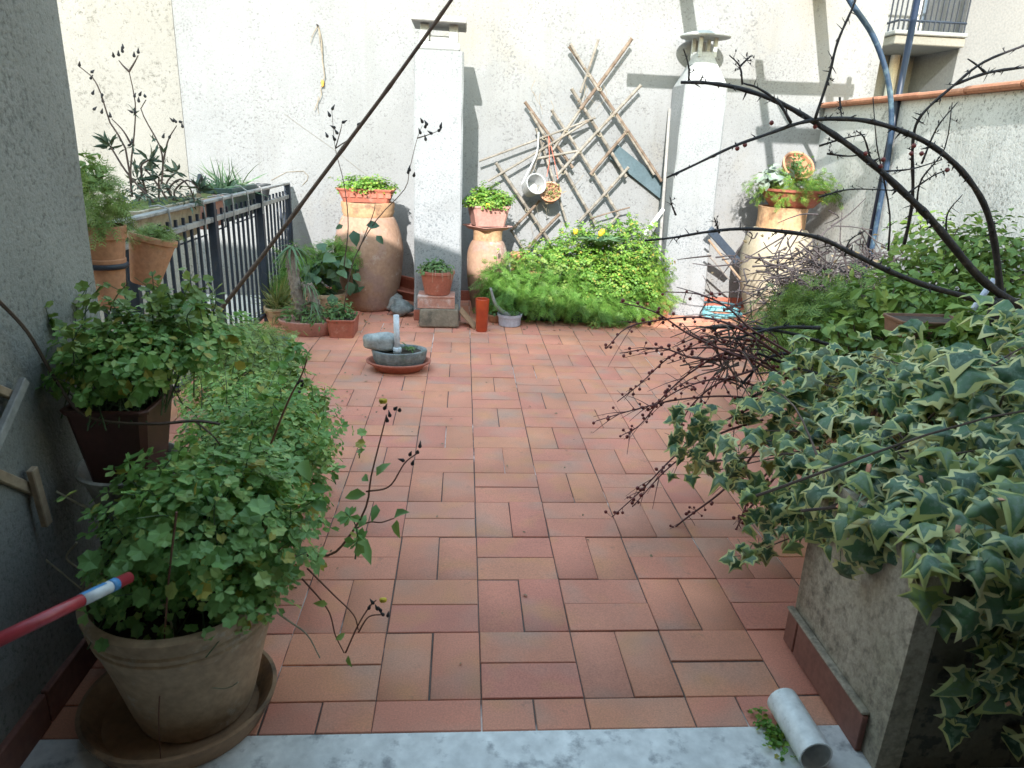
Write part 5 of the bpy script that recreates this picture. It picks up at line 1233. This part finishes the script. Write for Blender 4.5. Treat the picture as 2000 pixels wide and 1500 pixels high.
for a in (([(1560, 760), (1480, 700), (1400, 680), (1320, 690), (1250, 750), (1205, 785)], 24, 8), ([(1540, 740), (1430, 690), (1360, 720), (1300, 770), (1250, 830), (1215, 850)], 22, 8), ([(1530, 800), (1440, 775), (1330, 780), (1240, 800), (1165, 822)], 20, 10), ([(1520, 690), (1440, 640), (1370, 620), (1290, 625), (1225, 640), (1185, 680)], 16, 8),
          ([(1500, 850), (1420, 950), (1330, 1020), (1250, 1090), (1215, 1115)], 22, 8), ([(1515, 930), (1450, 1010), (1400, 1070), (1330, 1140), (1265, 1210)], 22, 8), ([(1480, 990), (1440, 1060), (1400, 1130), (1340, 1210)], 18, 6), ([(1500, 780), (1420, 820), (1330, 880), (1250, 960), (1195, 1010)], 14, 8), ([(1490, 820), (1400, 850), (1310, 910), (1235, 990)], 10, 8), ([(1450, 700), (1350, 655), (1280, 610), (1210, 590)], 10, 6),
          ([(1560, 700), (1470, 645), (1420, 600), (1365, 575), (1300, 570)], 8, 5), ([(1520, 900), (1470, 960), (1430, 1050), (1350, 1190)], 12, 6), ([(1480, 720), (1400, 750), (1345, 800), (1320, 860)], 14, 6), ([(1470, 700), (1360, 700), (1290, 680), (1210, 690)], 14, 8), ([(1560, 730), (1500, 680), (1440, 670), (1370, 650)], 12, 8), ([(1500, 760), (1410, 740), (1330, 760), (1270, 800)], 14, 8)):
    berry_twig(a[0], .9, .75 if a[0][-1][1] > 950 else .95, .0048, a[1]+6, .012, a[2])
for a in ([(1620, 700), (1560, 690), (1500, 700), (1440, 760)], [(1640, 740), (1560, 720), (1480, 690)], [(1600, 780), (1540, 760), (1480, 770), (1440, 800)], [(1600, 860), (1540, 850), (1490, 870)], [(1640, 680), (1540, 650), (1450, 640), (1380, 640)], [(1600, 640), (1520, 640), (1440, 660)]):
    arch_branch(a, 1.0, .9, .007, .004, 12, 'twig', 20)
bm.build('berries', MT['berry'], br, True, kind='stuff')
for (a, b) in ((1507, 240), (1720, 325), (1725, 312), (1690, 300), (1592, 247), (1850, 332), (1440, 290), (1455, 283), (1780, 300), (1800, 300), (1785, 285)): 
    s_ = .008; MB().lathe([(.0005, -s_), (s_*.75, -s_*.6), (s_, 0), (s_*.7, s_*.7), (.0005, s_)], PY(a, b, .97), 8).build('berry', MT['berry'], br, True)
MB().tube(spline([(1.83, 1.0, .45), (1.84, 1.0, .6), (1.83, 1.0, .82)], 8), .02, 8).build('trunk', MT['bark'], br, True)

# ================================================================== LEFT FOREGROUND
# ---- large round clay pot in its saucer with a leafy mound
t = thing('saucer', 'wide dark clay saucer under the large foreground pot', 'saucer', (-.685, .03, .005))
o = MB().lathe([(.175, 0), (.182, .003), (.205, .05), (.208, .06), (.199, .061), (.186, .045), (.165, .012), (.004, .012)], (-.682, -.035, .005), 56, 1, .95, wob=.006).build('dish', MT['saucer_old'], t); shade(o)
BP = (-.655, -.02)
t = thing('flower_pot', 'large weathered clay pot of lush clover-like greenery in left foreground', 'flower pot', (*BP, .02))
o = MB().lathe([(q_[0], q_[1]*1.27) for q_ in [(.105, 0), (.118, .004), (.128, .03), (.158, .13), (.178, .185), (.182, .188), (.186, .200), (.183, .203), (.190, .215), (.187, .219), (.195, .236), (.196, .246), (.190, .25), (.178, .25), (.172, .22), (.15, .19)]], (*BP, .019), 56, 1.02, 1.02, wob=.008).build('pot', MT['terra_old'], t); shade(o, 50)
MB().lathe([(.003, 0.02), (.09, .018), (.172, 0)], (*BP, .295), 36).build('soil', MT['soil'], t)
f = Fol(); allP = []
for (c, r_, n_) in (((-.63, .0, .46), (.20, .19, .15), 600), ((-.53, .06, .42), (.15, .17, .15), 360), ((-.60, .14, .51), (.14, .15, .10), 240), ((-.70, -.02, .41), (.12, .14, .11), 210), ((-.50, -.04, .36), (.09, .12, .09), 150), ((-.64, -.10, .38), (.14, .07, .07), 130)):
    P, d = dome(c, r_, n_, -.55, .45); allP.append(P); f.add(scatter(TC, P, upn(d, .9, .4), rng.uniform(.016, .029, len(P))))
for (c, r_, n_) in (((-.61, -.02, .46), (.20, .18, .15), 220),):
    P, d = dome(c, r_, n_, -.3, .3); f.add(scatter(TLo, P, upn(d, .9, .35), rng.uniform(.03, .05, len(P))))
f.build('foliage', LM['oxalis_dark'], t); stems(np.concatenate(allP), (*BP, .29), .0018, 160, MT['greenstem'], t, spread=.07)
f = Fol(); P, d = dome((-.66, -.10, .325), (.16, .10, .04), 60, -.2, .8); f.add(scatter(TLo, P, upn(d, .9), .03)); f.build('low_leaves', LM['weed'], t)
m_ = MB()
for l, Y in (([(310, 1160), (335, 1220), (345, 1290), (390, 1335), (440, 1345), (465, 1332)], -.15), ([(340, 1090), (330, 1150), (320, 1200)], -.12), ([(490, 1160), (560, 1210), (600, 1240), (625, 1285)], -.02), ([(150, 1060), (130, 1090), (165, 1120), (160, 1150)], .05), ([(60, 1070), (110, 1110), (170, 1160)], .05), ([(350, 1135), (365, 1160), (368, 1185)], -.1), ([(110, 960), (180, 1000), (210, 1030)], .1), ([(160, 985), (200, 1015), (240, 1060)], .1)):
    twig(m_, S(l, Y), .0028, .0015, 16)
m_.build('dry_runners', MT['strawstem'], t, kind='stuff')
m_ = MB(); twig(m_, S([(345, 1000), (330, 1130), (318, 1290), (310, 1400), (315, 1500)], -.18), .0025, .0012, 18); m_.build('trailing_shoot', MT['redstem'], t)

# ---- brown square planter on grey pot beside the near wall
YB = .115
w0, w1 = PY(108, 803, YB), PY(285, 808, YB); zt_ = float((w0[2]+w1[2])/2); zb_ = float(PY(200, 948, YB+.03)[2])
x0_ = max(w0[0], LWX+.012)
t = thing('square_planter', 'dark brown plastic square planter of leafy greenery beside the near wall', 'planter', ((x0_+w1[0])/2, YB+.1, zb_))
wq = w1[0]-x0_; rect_pot(t, ((x0_+w1[0])/2, YB+wq/2, zb_), (wq*.66, wq*.66), (wq-.012, wq-.012), zt_-zb_, MT['plastic_brown'], lip=.012, lh=.012)
cxx, cyy = (x0_+w1[0])/2, YB+wq/2
f = Fol(); allP = []
for (c, r_, n_) in (((cxx+.03, cyy+.04, zt_+.08), (.17, .17, .11), 420), ((cxx-.0, cyy+.0, zt_+.06), (.11, .11, .10), 160), ((cxx+.12, cyy+.12, zt_+.10), (.14, .14, .10), 240)):
    P, d = dome(c, r_, n_, -.35, .5); allP.append(P); f.add(scatter(TC, P, upn(d, .8), rng.uniform(.016, .028, len(P))))
    P, d = dome(c, r_, n_//3, -.35, .5); f.add(scatter(TLo, P, upn(d, .8), rng.uniform(.025, .04, len(P))))
P_ = np.concatenate(allP); 
f.build('foliage', LM['oxalis'], t); stems(P_, (cxx, cyy, zt_-.03), .0018, 110, MT['greenstem'], t, spread=.05)
t2_ = thing('oval_pot', 'grey oval pot holding the brown square planter by near wall', 'flower pot', (cxx, cyy, .2))
zg0 = zb_+.0; o = MB().lathe([(.075, 0), (.08, .003), (.108, .095), (.118, .10), (.121, .112), (.113, .115), (.10, .10), (.09, .07), (.003, .07)], (cxx+.003, cyy+.005, zb_-.085), 40, .98, 1.05).build('pot', MT['stone_pot'], t2_); shade(o)
t2_ = thing('upturned_pot', 'dark upturned pot hidden under the grey oval pot', 'flower pot', (cxx, cyy, 0)); o = MB().lathe([(.11, 0), (.115, .004), (.11, .03), (.085, zb_-.087), (.003, zb_-.086)], (cxx+.003, cyy+.005, 0), 30).build('pot', MT['plastic_dark'], t2_); shade(o)
m_ = MB(); twig(m_, [PX(-30, 560, -.93), PX(0, 590, -.93), PX(55, 650, -.93), PX(105, 735, -.925)]+S([(150, 800), (200, 822), (300, 828), (380, 822), (430, 828)], .10), .0042, .0032, 40); twig(m_, S([(380, 822), (415, 850), (430, 870)], .14), .0026, .0015, 8)
bt = thing('bare_twig', 'bent bare twig lying across the brown square planter', 'twig', PY(200, 820, .14)); m_.build('wood', MT['drystem'], bt)

# ---- hedge of pots behind: clover trough along the left edge of the floor
def leafy_pot(lab, c, r0, r1, h, mat, blobs, lm, tpl=TC, size=(.016, .028), name='flower_pot'):
    t = thing(name, lab, 'flower pot', (*c, 0)); round_pot(t, (*c, 0), r0, r1, h, mat, .03, .008)
    f = Fol(); allP = []
    for (b, r_, n_) in blobs:
        P, d = dome(b, r_, n_, -.6, .45); allP.append(P); f.add(scatter(tpl, P, upn(d, .85), rng.uniform(*size, len(P))))
    f.build('foliage', lm, t); stems(np.concatenate(allP), (*c, h*.9), .0018, 90, MT['greenstem'], t, spread=.06); return t
leafy_pot('clay pot of dense clover directly behind the large foreground pot', (-.70, .52), .10, .15, .24, MT['terra_old'], [((-.66, .50, .42), (.20, .20, .16), 560), ((-.56, .46, .33), (.15, .16, .16), 380), ((-.60, .62, .40), (.18, .18, .15), 420)], LM['oxalis'])
leafy_pot('clay pot of clover second behind the large foreground pot', (-.80, .95), .10, .15, .24, MT['terra_old'], [((-.76, .95, .36), (.22, .22, .17), 560), ((-.66, .85, .28), (.15, .16, .16), 340), ((-.66, 1.10, .28), (.14, .18, .15), 340)], LM['oxalis'])
leafy_pot('clay pot of yellowish clover farther along the left edge', (-.98, 1.50), .11, .16, .20, MT['terra_old'], [((-1.0, 1.50, .30), (.24, .24, .15), 520), ((-.88, 1.40, .22), (.15, .20, .12), 280), ((-.92, 1.72, .22), (.16, .18, .11), 260)], LM['bush'])
leafy_pot('pot of feathery greenery at the railing foot', (-1.18, 2.05), .10, .15, .18, MT['terra_old'], [((-1.18, 2.05, .26), (.22, .26, .15), 420), ((-1.10, 2.35, .18), (.18, .2, .11), 260)], LM['fern'], TF, (.06, .11))
t = thing('tray', 'blue-grey plastic trough at the left edge of floor', 'tray', PZ(545, 695)); c_ = PZ(545, 690)
rect_pot(t, (c_[0]-.03, c_[1]-.12, 0), (.14, .40), (.17, .44), .08, MT['blue_tray'], lip=.01, lh=.012)
f = Fol(); P, d = dome((c_[0]-.10, c_[1]-.15, .08), (.14, .22, .14), 280, -.1, .6); f.add(scatter(TF, P, upn(d, .6), rng.uniform(.05, .09, len(P)))); f.build('foliage', LM['fern'], t)

# ---- cluster by the railing: oval bowl with scaly trunks, box planter, grass, broad leaves
c_ = PZ(605, 660); c_[1] += .12
t = thing('oval_planter', 'low pinkish oval planter holding two scaly-trunked succulents', 'planter', (c_[0], c_[1], 0))
o = MB().lathe([(.13, 0), (.135, .003), (.165, .06), (.185, .085), (.19, .10), (.18, .103), (.165, .09), (.003, .085)], (c_[0]-.02, c_[1], 0), 44, 1.1, .75, wob=.01).build('pot', MT['terra_pink'], t); shade(o)
def scaly(l, Y, r0, r1, name='trunk'):
    q = spline([PY(a, b, Y) for a, b in l], 22); m_ = MB(); m_.tube(q, list(np.linspace(r0, r1, len(q))), 10)
    for i in range(len(q)):
        for k in range(7):
            an = rng.uniform(0, 6.28); rr = r0+(r1-r0)*i/len(q); d = V(math.cos(an), math.sin(an), .15); p_ = q[i]+d*rr*.95; m_.tube([p_+V(0, 0, .012), p_+d*.006+V(0, 0, .003), p_+d*.012-V(0, 0, .012)], [.005, .0045, .0008], 4)
    m_.build(name, MT['cactus_trunk'], t); return q
YK = c_[1]
q1 = scaly([(600, 640), (585, 590), (572, 530), (570, 482)], YK, .042, .030); q2 = scaly([(622, 645), (618, 610), (608, 575), (600, 556)], YK-.03, .034, .028)
f = Fol()
for (q, n_, s0) in ((q1[-1], 26, .17), (q2[-1], 20, .13), (PY(610, 590, YK-.05), 14, .13)):
    tp_ = rng.normal(size=(n_, 3))*V(1, 1, .5)+V(.2, 0, .45); f.add(scatter(T_blade(.055, .95), np.repeat([q], n_, 0), V(0, 0, 1)+rng.normal(size=(n_, 3))*.25, s0*rng.uniform(.7, 1.2, n_), tp_))
f.build('leaves', LM['aloe'], t)
f = Fol(); P, d = dome((c_[0]-.03, c_[1]-.02, .10), (.20, .13, .12), 380, -.1, .6); f.add(scatter(TNarrow, P, upn(d, .4), rng.uniform(.03, .06, len(P)), d+rng.normal(size=d.shape)*.6)); f.build('undergrowth', LM['herb'], t)
c_ = PZ(667, 660); c_[1] += .08
t = thing('box_planter', 'small red box planter of sprigs left of the large jar', 'planter', (c_[0], c_[1], 0)); zz = float(PY(667, 622, c_[1]-.06)[2])
rect_pot(t, (c_[0], c_[1]+.03, 0), (.155, .24), (.18, .28), zz, MT['terra_red'], lip=.010, lh=.016)
f = Fol(); P, d = dome((c_[0]-.02, c_[1]+.03, zz), (.10, .13, .10), 330, -.1, .6); f.add(scatter(TL, P, upn(d, .7), rng.uniform(.02, .035, len(P)))); f.build('foliage', LM['herb'], t)
c_ = PZ(535, 630)
t = thing('grass_tuft', 'spiky yellow-green grass tuft against the railing', 'grass tuft', (c_[0]+.05, c_[1], 0)); round_pot(t, (c_[0]+.05, c_[1], 0), .08, .11, .12, MT['terra_old'], .02, .006)
f = Fol(); n_ = 150; tp_ = rng.normal(size=(n_, 3))*V(.8, .8, .3)+V(0, 0, .9); f.add(scatter(T_blade(.022, .35), np.repeat([V(c_[0]+.05, c_[1], .11)], n_, 0)+rng.normal(0, .02, (n_, 3)), rng.normal(size=(n_, 3)), rng.uniform(.16, .30, n_), tp_)); f.build('blades', LM['grassy'], t)
c_ = PY(650, 540, 3.85)
t = thing('leafy_plant', 'broad blue-green leaves and sprays between railing and large jar', 'plant', (c_[0], 3.9, 0)); round_pot(t, (c_[0]-.05, 3.92, 0), .09, .13, .18, MT['terra_old'], .03, .006)
f = Fol(); P, d = dome(PY(640, 530, 3.85), (.17, .16, .19), 60, -.6, .6); f.add(scatter(TBroad, P, upn(d, .4), rng.uniform(.07, .13, len(P)), d+V(0, 0, -.4)+rng.normal(size=d.shape)*.4)); f.build('broad_leaves', LM['lily'], t)
f = Fol()
for (a, b, r_, n_) in ((600, 530, (.20, .2, .20), 420), (660, 500, (.13, .13, .12), 200), (560, 560, (.14, .2, .14), 240)): P, d = dome(PY(a, b, 3.95), r_, n_, -.6, .6); f.add(scatter(TF, P, upn(d, .5), rng.uniform(.06, .11, len(P))))
f.build('foliage', LM['fennel'], t)
stems(P, (c_[0], 3.92, .15), .003, 30, MT['greenstem'], t)

# ---- red broom handle with its label, laths against the near wall
a, b = PY(-40, 1268, -.52), PY(252, 1128, -.24); u = (b-a)
t = thing('red_pole', 'red broom handle with blue and white sticker entering from left', 'pole', a)
r_ = .0105; MB().tube([a, b], r_, 16).build('handle', MT['red_stick'], t, True)
s0, s1 = a+u*.62, a+u*.885
MB().tube([s0, s1], r_*1.04, 16).build('label_wrap', MT['sticker_white'], t, True)
MB().tube([a+u*.835, s1+u*.004], r_*1.08, 16).build('label_band', MT['sticker_blue'], t, True)
m_ = MB(); nn = np.cross(u/np.linalg.norm(u), FW); nn /= np.linalg.norm(nn)
def strip(f0, f1, an0, an1, rr):
    uu = u/np.linalg.norm(u); e1 = np.cross(uu, V(0, 0, 1)); e1 /= np.linalg.norm(e1); e2 = np.cross(e1, uu); vs = []; k = 8
    for i in range(k+1):
        an = an0+(an1-an0)*i/k; o_ = rr*(math.cos(an)*e1+math.sin(an)*e2); vs += [a+u*f0+o_, a+u*f1+o_]
    return vs, [(2*i, 2*i+1, 2*i+3, 2*i+2) for i in range(k)]
vs, fs = strip(.622, .80, 1.2, 2.9, r_*1.09); link_mesh('label_stripe', vs, fs, MT['sticker_blue'], t, True)
lw = thing('wooden_frame', 'grey wooden frame of laths leaning on the near wall at picture left', 'frame', PX(30, 1000, LWX+.02))
def lath(p0, p1, wd, mat, nm, xo=.012, th=.014):
    a, b = PX(*p0, LWX+xo), PX(*p1, LWX+xo); d = (b-a)/np.linalg.norm(b-a); s_ = np.cross(d, (1, 0, 0)); Rm = np.stack([d, s_, V(1, 0, 0)], 1); L = np.linalg.norm(b-a)
    m_ = MB().box((-L/2, -wd/2, -th/2), (L/2, wd/2, th/2), bev=.002); m_.v = [tuple(Rm @ np.array(q)+(a+b)/2) for q in m_.v]; m_.build(nm, mat, lw)
lath((48, 742), (-60, 985), .020, MT['wood_grey'], 'upright', .030)
lath((-60, 738), (30, 775), .018, MT['wood'], 'crossbar', .014)
lath((-60, 905), (76, 962), .022, MT['wood'], 'crossbar', .014)
lath((62, 915), (92, 1025), .022, MT['wood'], 'stub', .030)
pv = [PX(-60, 775, LWX+.006), PX(28, 800, LWX+.006), PX(70, 1075, LWX+.006), PX(60, 1300, LWX+.006), PX(-60, 1400, LWX+.006)]
t = link_mesh('panel', [q+V(.004, 0, 0) for q in pv]+pv, [(0, 1, 2, 3, 4)[::-1], (5, 6, 7, 8, 9)]+[(i, (i+1) % 5, 5+(i+1) % 5, 5+i) for i in range(5)], MT['wall_near'], lw)

# ---- flowering weed leaning out of the large pot
wt = thing('sow_thistle', 'gangly flowering weed with arrow leaves leaning over the floor', 'weed', PY(560, 1090, .08))
m_ = MB()
mains = ([(560, 1080), (640, 1085), (680, 1050), (715, 990), (725, 930), (745, 850), (755, 810)], [(715, 960), (760, 950), (790, 905), (815, 885)], [(690, 1035), (720, 1020), (745, 1020), (770, 1012)], [(590, 1130), (640, 1190), (655, 1240), (672, 1275)], [(600, 1110), (650, 1160), (690, 1200), (700, 1230)], [(675, 1275), (700, 1220), (722, 1185), (735, 1172)], [(700, 1235), (720, 1205), (750, 1200)], [(520, 890), (560, 790), (590, 730), (600, 700)])
for k, l in enumerate(mains[:7]): twig(m_, S(l, .06), .0035 if k == 0 else .0022, .0014, 22)
m2_ = MB(); twig(m2_, S(mains[7], .35), .0035, .0014, 22); m2_.build('stem', MT['redstem'], wt, True)
m_.build('stem', MT['redstem'], wt, True)
for (a, b, s_, d) in ((640, 1000, .075, (-.3, -.2, .6)), (690, 1050, .10, (.25, -.2, -1)), (650, 1010, .07, (.8, 0, .2)), (715, 965, .07, (-1, -.2, .1)), (735, 930, .06, (.2, 0, 1)), (735, 985, .055, (-.3, -.2, -.8)), (770, 1010, .065, (.6, -.3, .3)), (775, 1015, .06, (.4, -.3, -.7)), (700, 1030, .05, (.3, -.3, .5)), (720, 940, .05, (-.6, 0, .5)), (655, 1250, .04, (.4, -.2, .3)), (680, 1280, .04, (.3, -.2, -.4)), (640, 1180, .045, (-.6, -.2, .2)), (600, 1080, .09, (.5, -.1, -.9)), (590, 900, .09, (.2, -.3, -.2)), (605, 950, .06, (.5, -.3, .1))):
    v, f_ = scatter(T_leaf(.26, .12, .3), np.array([PY(a, b, .05)]), np.array([(rng.normal()*.5, -.5+rng.normal()*.3, .7)]), s_*.72, np.array([d], float)); link_mesh('leaf', v, f_, LM['weed'], wt, True)
bd = MB()
for (a, b) in ((750, 800), (762, 815), (770, 800), (757, 825), (780, 803), (815, 885), (820, 875), (805, 908), (790, 900), (800, 890), (720, 1190), (730, 1180), (738, 1192), (750, 1202), (757, 1205), (745, 1195), (590, 745), (585, 765), (588, 755), (580, 750)): budat(bd, PY(a, b, .06 if a > 650 else .35), .0075)
bd.build('buds', MT['bud'], wt, True, kind='stuff')
for (a, b) in ((748, 783), (748, 1172)): blob(PY(a, b, .06), (.008, .007, .006), 'flower', MT['yellow'], wt, .2, 8, 6)
f = Fol(); P, d = dome(PY(575, 690, .5), (.05, .05, .04), 36, -.6, .8); f.add(scatter(TL, P, upn(d), .03)); f.build('upper_leaves', LM['weed'], wt)
# ---- slender tall weed with dark seed heads before the large jar
tw = thing('tall_weed', 'slender tall weed with dark seed heads rising before the large jar', 'weed', PY(680, 600, 2.0)); m_ = MB(); YS_ = 1.3
for l in ([(672, 520), (680, 440), (672, 360), (655, 290), (648, 215)], [(655, 290), (665, 255), (668, 240)], [(655, 290), (690, 265), (698, 245)], [(672, 600), (690, 510), (735, 430), (790, 370), (800, 330), (815, 270), (825, 245)], [(815, 270), (840, 262), (858, 255)], [(700, 490), (728, 420), (733, 395)]): twig(m_, S(l, YS_), .0024, .0008, 22)
m_.build('stem', MT['drystem'], tw, True); bd = MB()
for (a, b) in ((648, 215), (645, 228), (655, 250), (660, 262), (668, 240), (698, 245), (640, 268), (655, 275), (826, 240), (835, 245), (822, 262), (832, 275), (855, 257), (845, 262), (860, 250), (800, 335), (808, 345), (797, 340), (830, 250)): budat(bd, PY(a, b, YS_), .010)
bd.build('buds', MT['bud'], tw, True, kind='stuff')
for (a, b, s_, d) in ((690, 450, .06, (.2, -.2, -1)), (715, 440, .05, (.6, -.2, .2)), (735, 460, .04, (.6, -.2, -.7)), (670, 440, .03, (-.6, 0, -.4))):
    v, f_ = scatter(T_leaf(.34, .10, .2), np.array([PY(a, b, YS_)]), np.array([(.1, -.8, .5)]), s_, np.array([d], float)); link_mesh('leaf', v, f_, LM['lily'], tw, True)
# ---- long bare cane slanting across the view
cn = thing('bare_cane', 'long bare brown cane slanting up across the left of the view', 'cane', PY(430, 605, 1.4))
q = spline([PY(425, 612, 1.35), PY(520, 490, 1.28), PY(640, 330, 1.2), PY(760, 170, 1.1), PY(885, -5, 1.0), PY(930, -70, .97)], 40)
MB().tube(q, list(np.linspace(.0085, .0050, len(q))*(1+.22*(np.arange(len(q)) % 6 == 0))), 8).build('stem', MT['drystem'], cn, True)

# ---- dry litter gathered along the back pots
LIT = Fol(); n_ = 260; P = np.stack([rng.uniform(-1.3, 2.3, n_), 3.55+rng.gamma(2.0, .16, n_)*np.where(rng.random(n_) < .5, 1, .6), np.full(n_, .004)], 1); P = P[P[:, 1] < W-.05]
LIT.add(scatter(TL, P, V(0, 0, 1)+rng.normal(size=P.shape)*.3, rng.uniform(.008, .026, len(P))))
P = np.stack([rng.uniform(-1.0, -.45, 120), rng.uniform(.2, 2.6, 120), np.full(120, .004)], 1); LIT.add(scatter(TL, P, V(0, 0, 1)+rng.normal(size=P.shape)*.3, rng.uniform(.006, .02, 120)))
link_mesh('leaf_litter', np.concatenate(LIT.v), LIT.f, LM['dry'], None, kind='stuff')
# ---- a few dry crumbs and petals blown over the tiles
f = Fol(); n_ = 46; P = np.stack([rng.uniform(-.5, 1.3, n_), rng.uniform(.0, 3.4, n_), np.full(n_, .003)], 1)
f.add(scatter(TL, P, V(0, 0, 1)+rng.normal(size=P.shape)*.25, rng.uniform(.006, .018, n_))); o = link_mesh('fallen_leaves', np.concatenate(f.v), f.f, LM['dry'], None, kind='stuff')
# ---- denser tangle of dark twigs where the thorny shrub leans over the ivy
m_ = MB()
for _ in range(58):
    a = PY(rng.uniform(1390, 1500), rng.uniform(630, 745), rng.uniform(.95, 1.1)); d = rng.normal(size=3)*V(1, .6, .6)+V(-.5, 0, 0); d /= np.linalg.norm(d); L = rng.uniform(.10, .26)
    twig(m_, [a, a+d*L*.5+rng.normal(size=3)*.02, a+d*L+V(0, 0, -.03)], .0042, .0014, 8, 5)
m_.build('twig_tangle', MT['drystem'], br, True, kind='stuff')

def sprigs(parent, spots, mat_l, mat_s=MT['greenstem'], size=.035):
    f = Fol(); m_ = MB()
    for (c, h, n_) in spots:
        for _ in range(n_):
            a = np.array(c)+rng.normal(size=3)*V(.08, .08, .02); d = V(rng.normal()*.35, rng.normal()*.35, 1); d /= np.linalg.norm(d); L = h*rng.uniform(.6, 1.2)
            q = twig(m_, [a, a+d*L*.6, a+d*L+V(rng.normal()*.02, rng.normal()*.02, 0)], .0018, .0009, 8, 4)
            k = 5; i = rng.integers(2, len(q), k); P = np.array(q)[i]
            f.add(scatter(TC if rng.random() < .5 else TLo, P, V(0, -.2, 1)+rng.normal(size=(k, 3))*.5, size*rng.uniform(.5, 1.0, k)))
    m_.build('stalks', mat_s, parent, kind='stuff'); f.build('sprig_leaves', mat_l, parent)
for o in [q for q in bpy.data.objects if q.type == 'EMPTY' and q.get('label')]:
    l = o['label']
    if l.startswith('large weathered clay pot'): sprigs(o, [((-.60, -.02, .50), .13, 18), ((-.50, .04, .42), .14, 12)], LM['oxalis'])
    if l.startswith('dark brown plastic square'): sprigs(o, [((cxx+.03, cyy+.03, zt_+.13), .11, 16), ((cxx+.13, cyy+.12, zt_+.14), .12, 12)], LM['fern'])
    if l.startswith('clay pot of dense clover'): sprigs(o, [((-.62, .50, .50), .12, 14), ((-.52, .46, .40), .10, 10)], LM['oxalis'])
    if l.startswith('clay pot of clover second'): sprigs(o, [((-.74, .95, .46), .12, 16), ((-.64, .95, .38), .10, 10)], LM['fern'])
    if l.startswith('clay pot of yellowish'): sprigs(o, [((-.98, 1.5, .38), .12, 18), ((-.86, 1.55, .28), .10, 10)], LM['fern'])

for o in [q for q in bpy.data.objects if q.type == 'EMPTY' and q.get('label')]:
    l = o['label']
    if l.startswith('dark low planter under'): sprigs(o, [(PY(1130, 470, 4.15), .14, 14), (PY(1220, 455, 4.15), .14, 14), (PY(1190, 520, 3.9), .12, 12), (PY(1260, 500, 4.0), .12, 10)], LM['bright'])
    if l.startswith('dark planter holding feathery'): sprigs(o, [(PY(1010, 530, 3.9), .14, 10), (PY(1080, 540, 3.8), .12, 10)], LM['fern'])
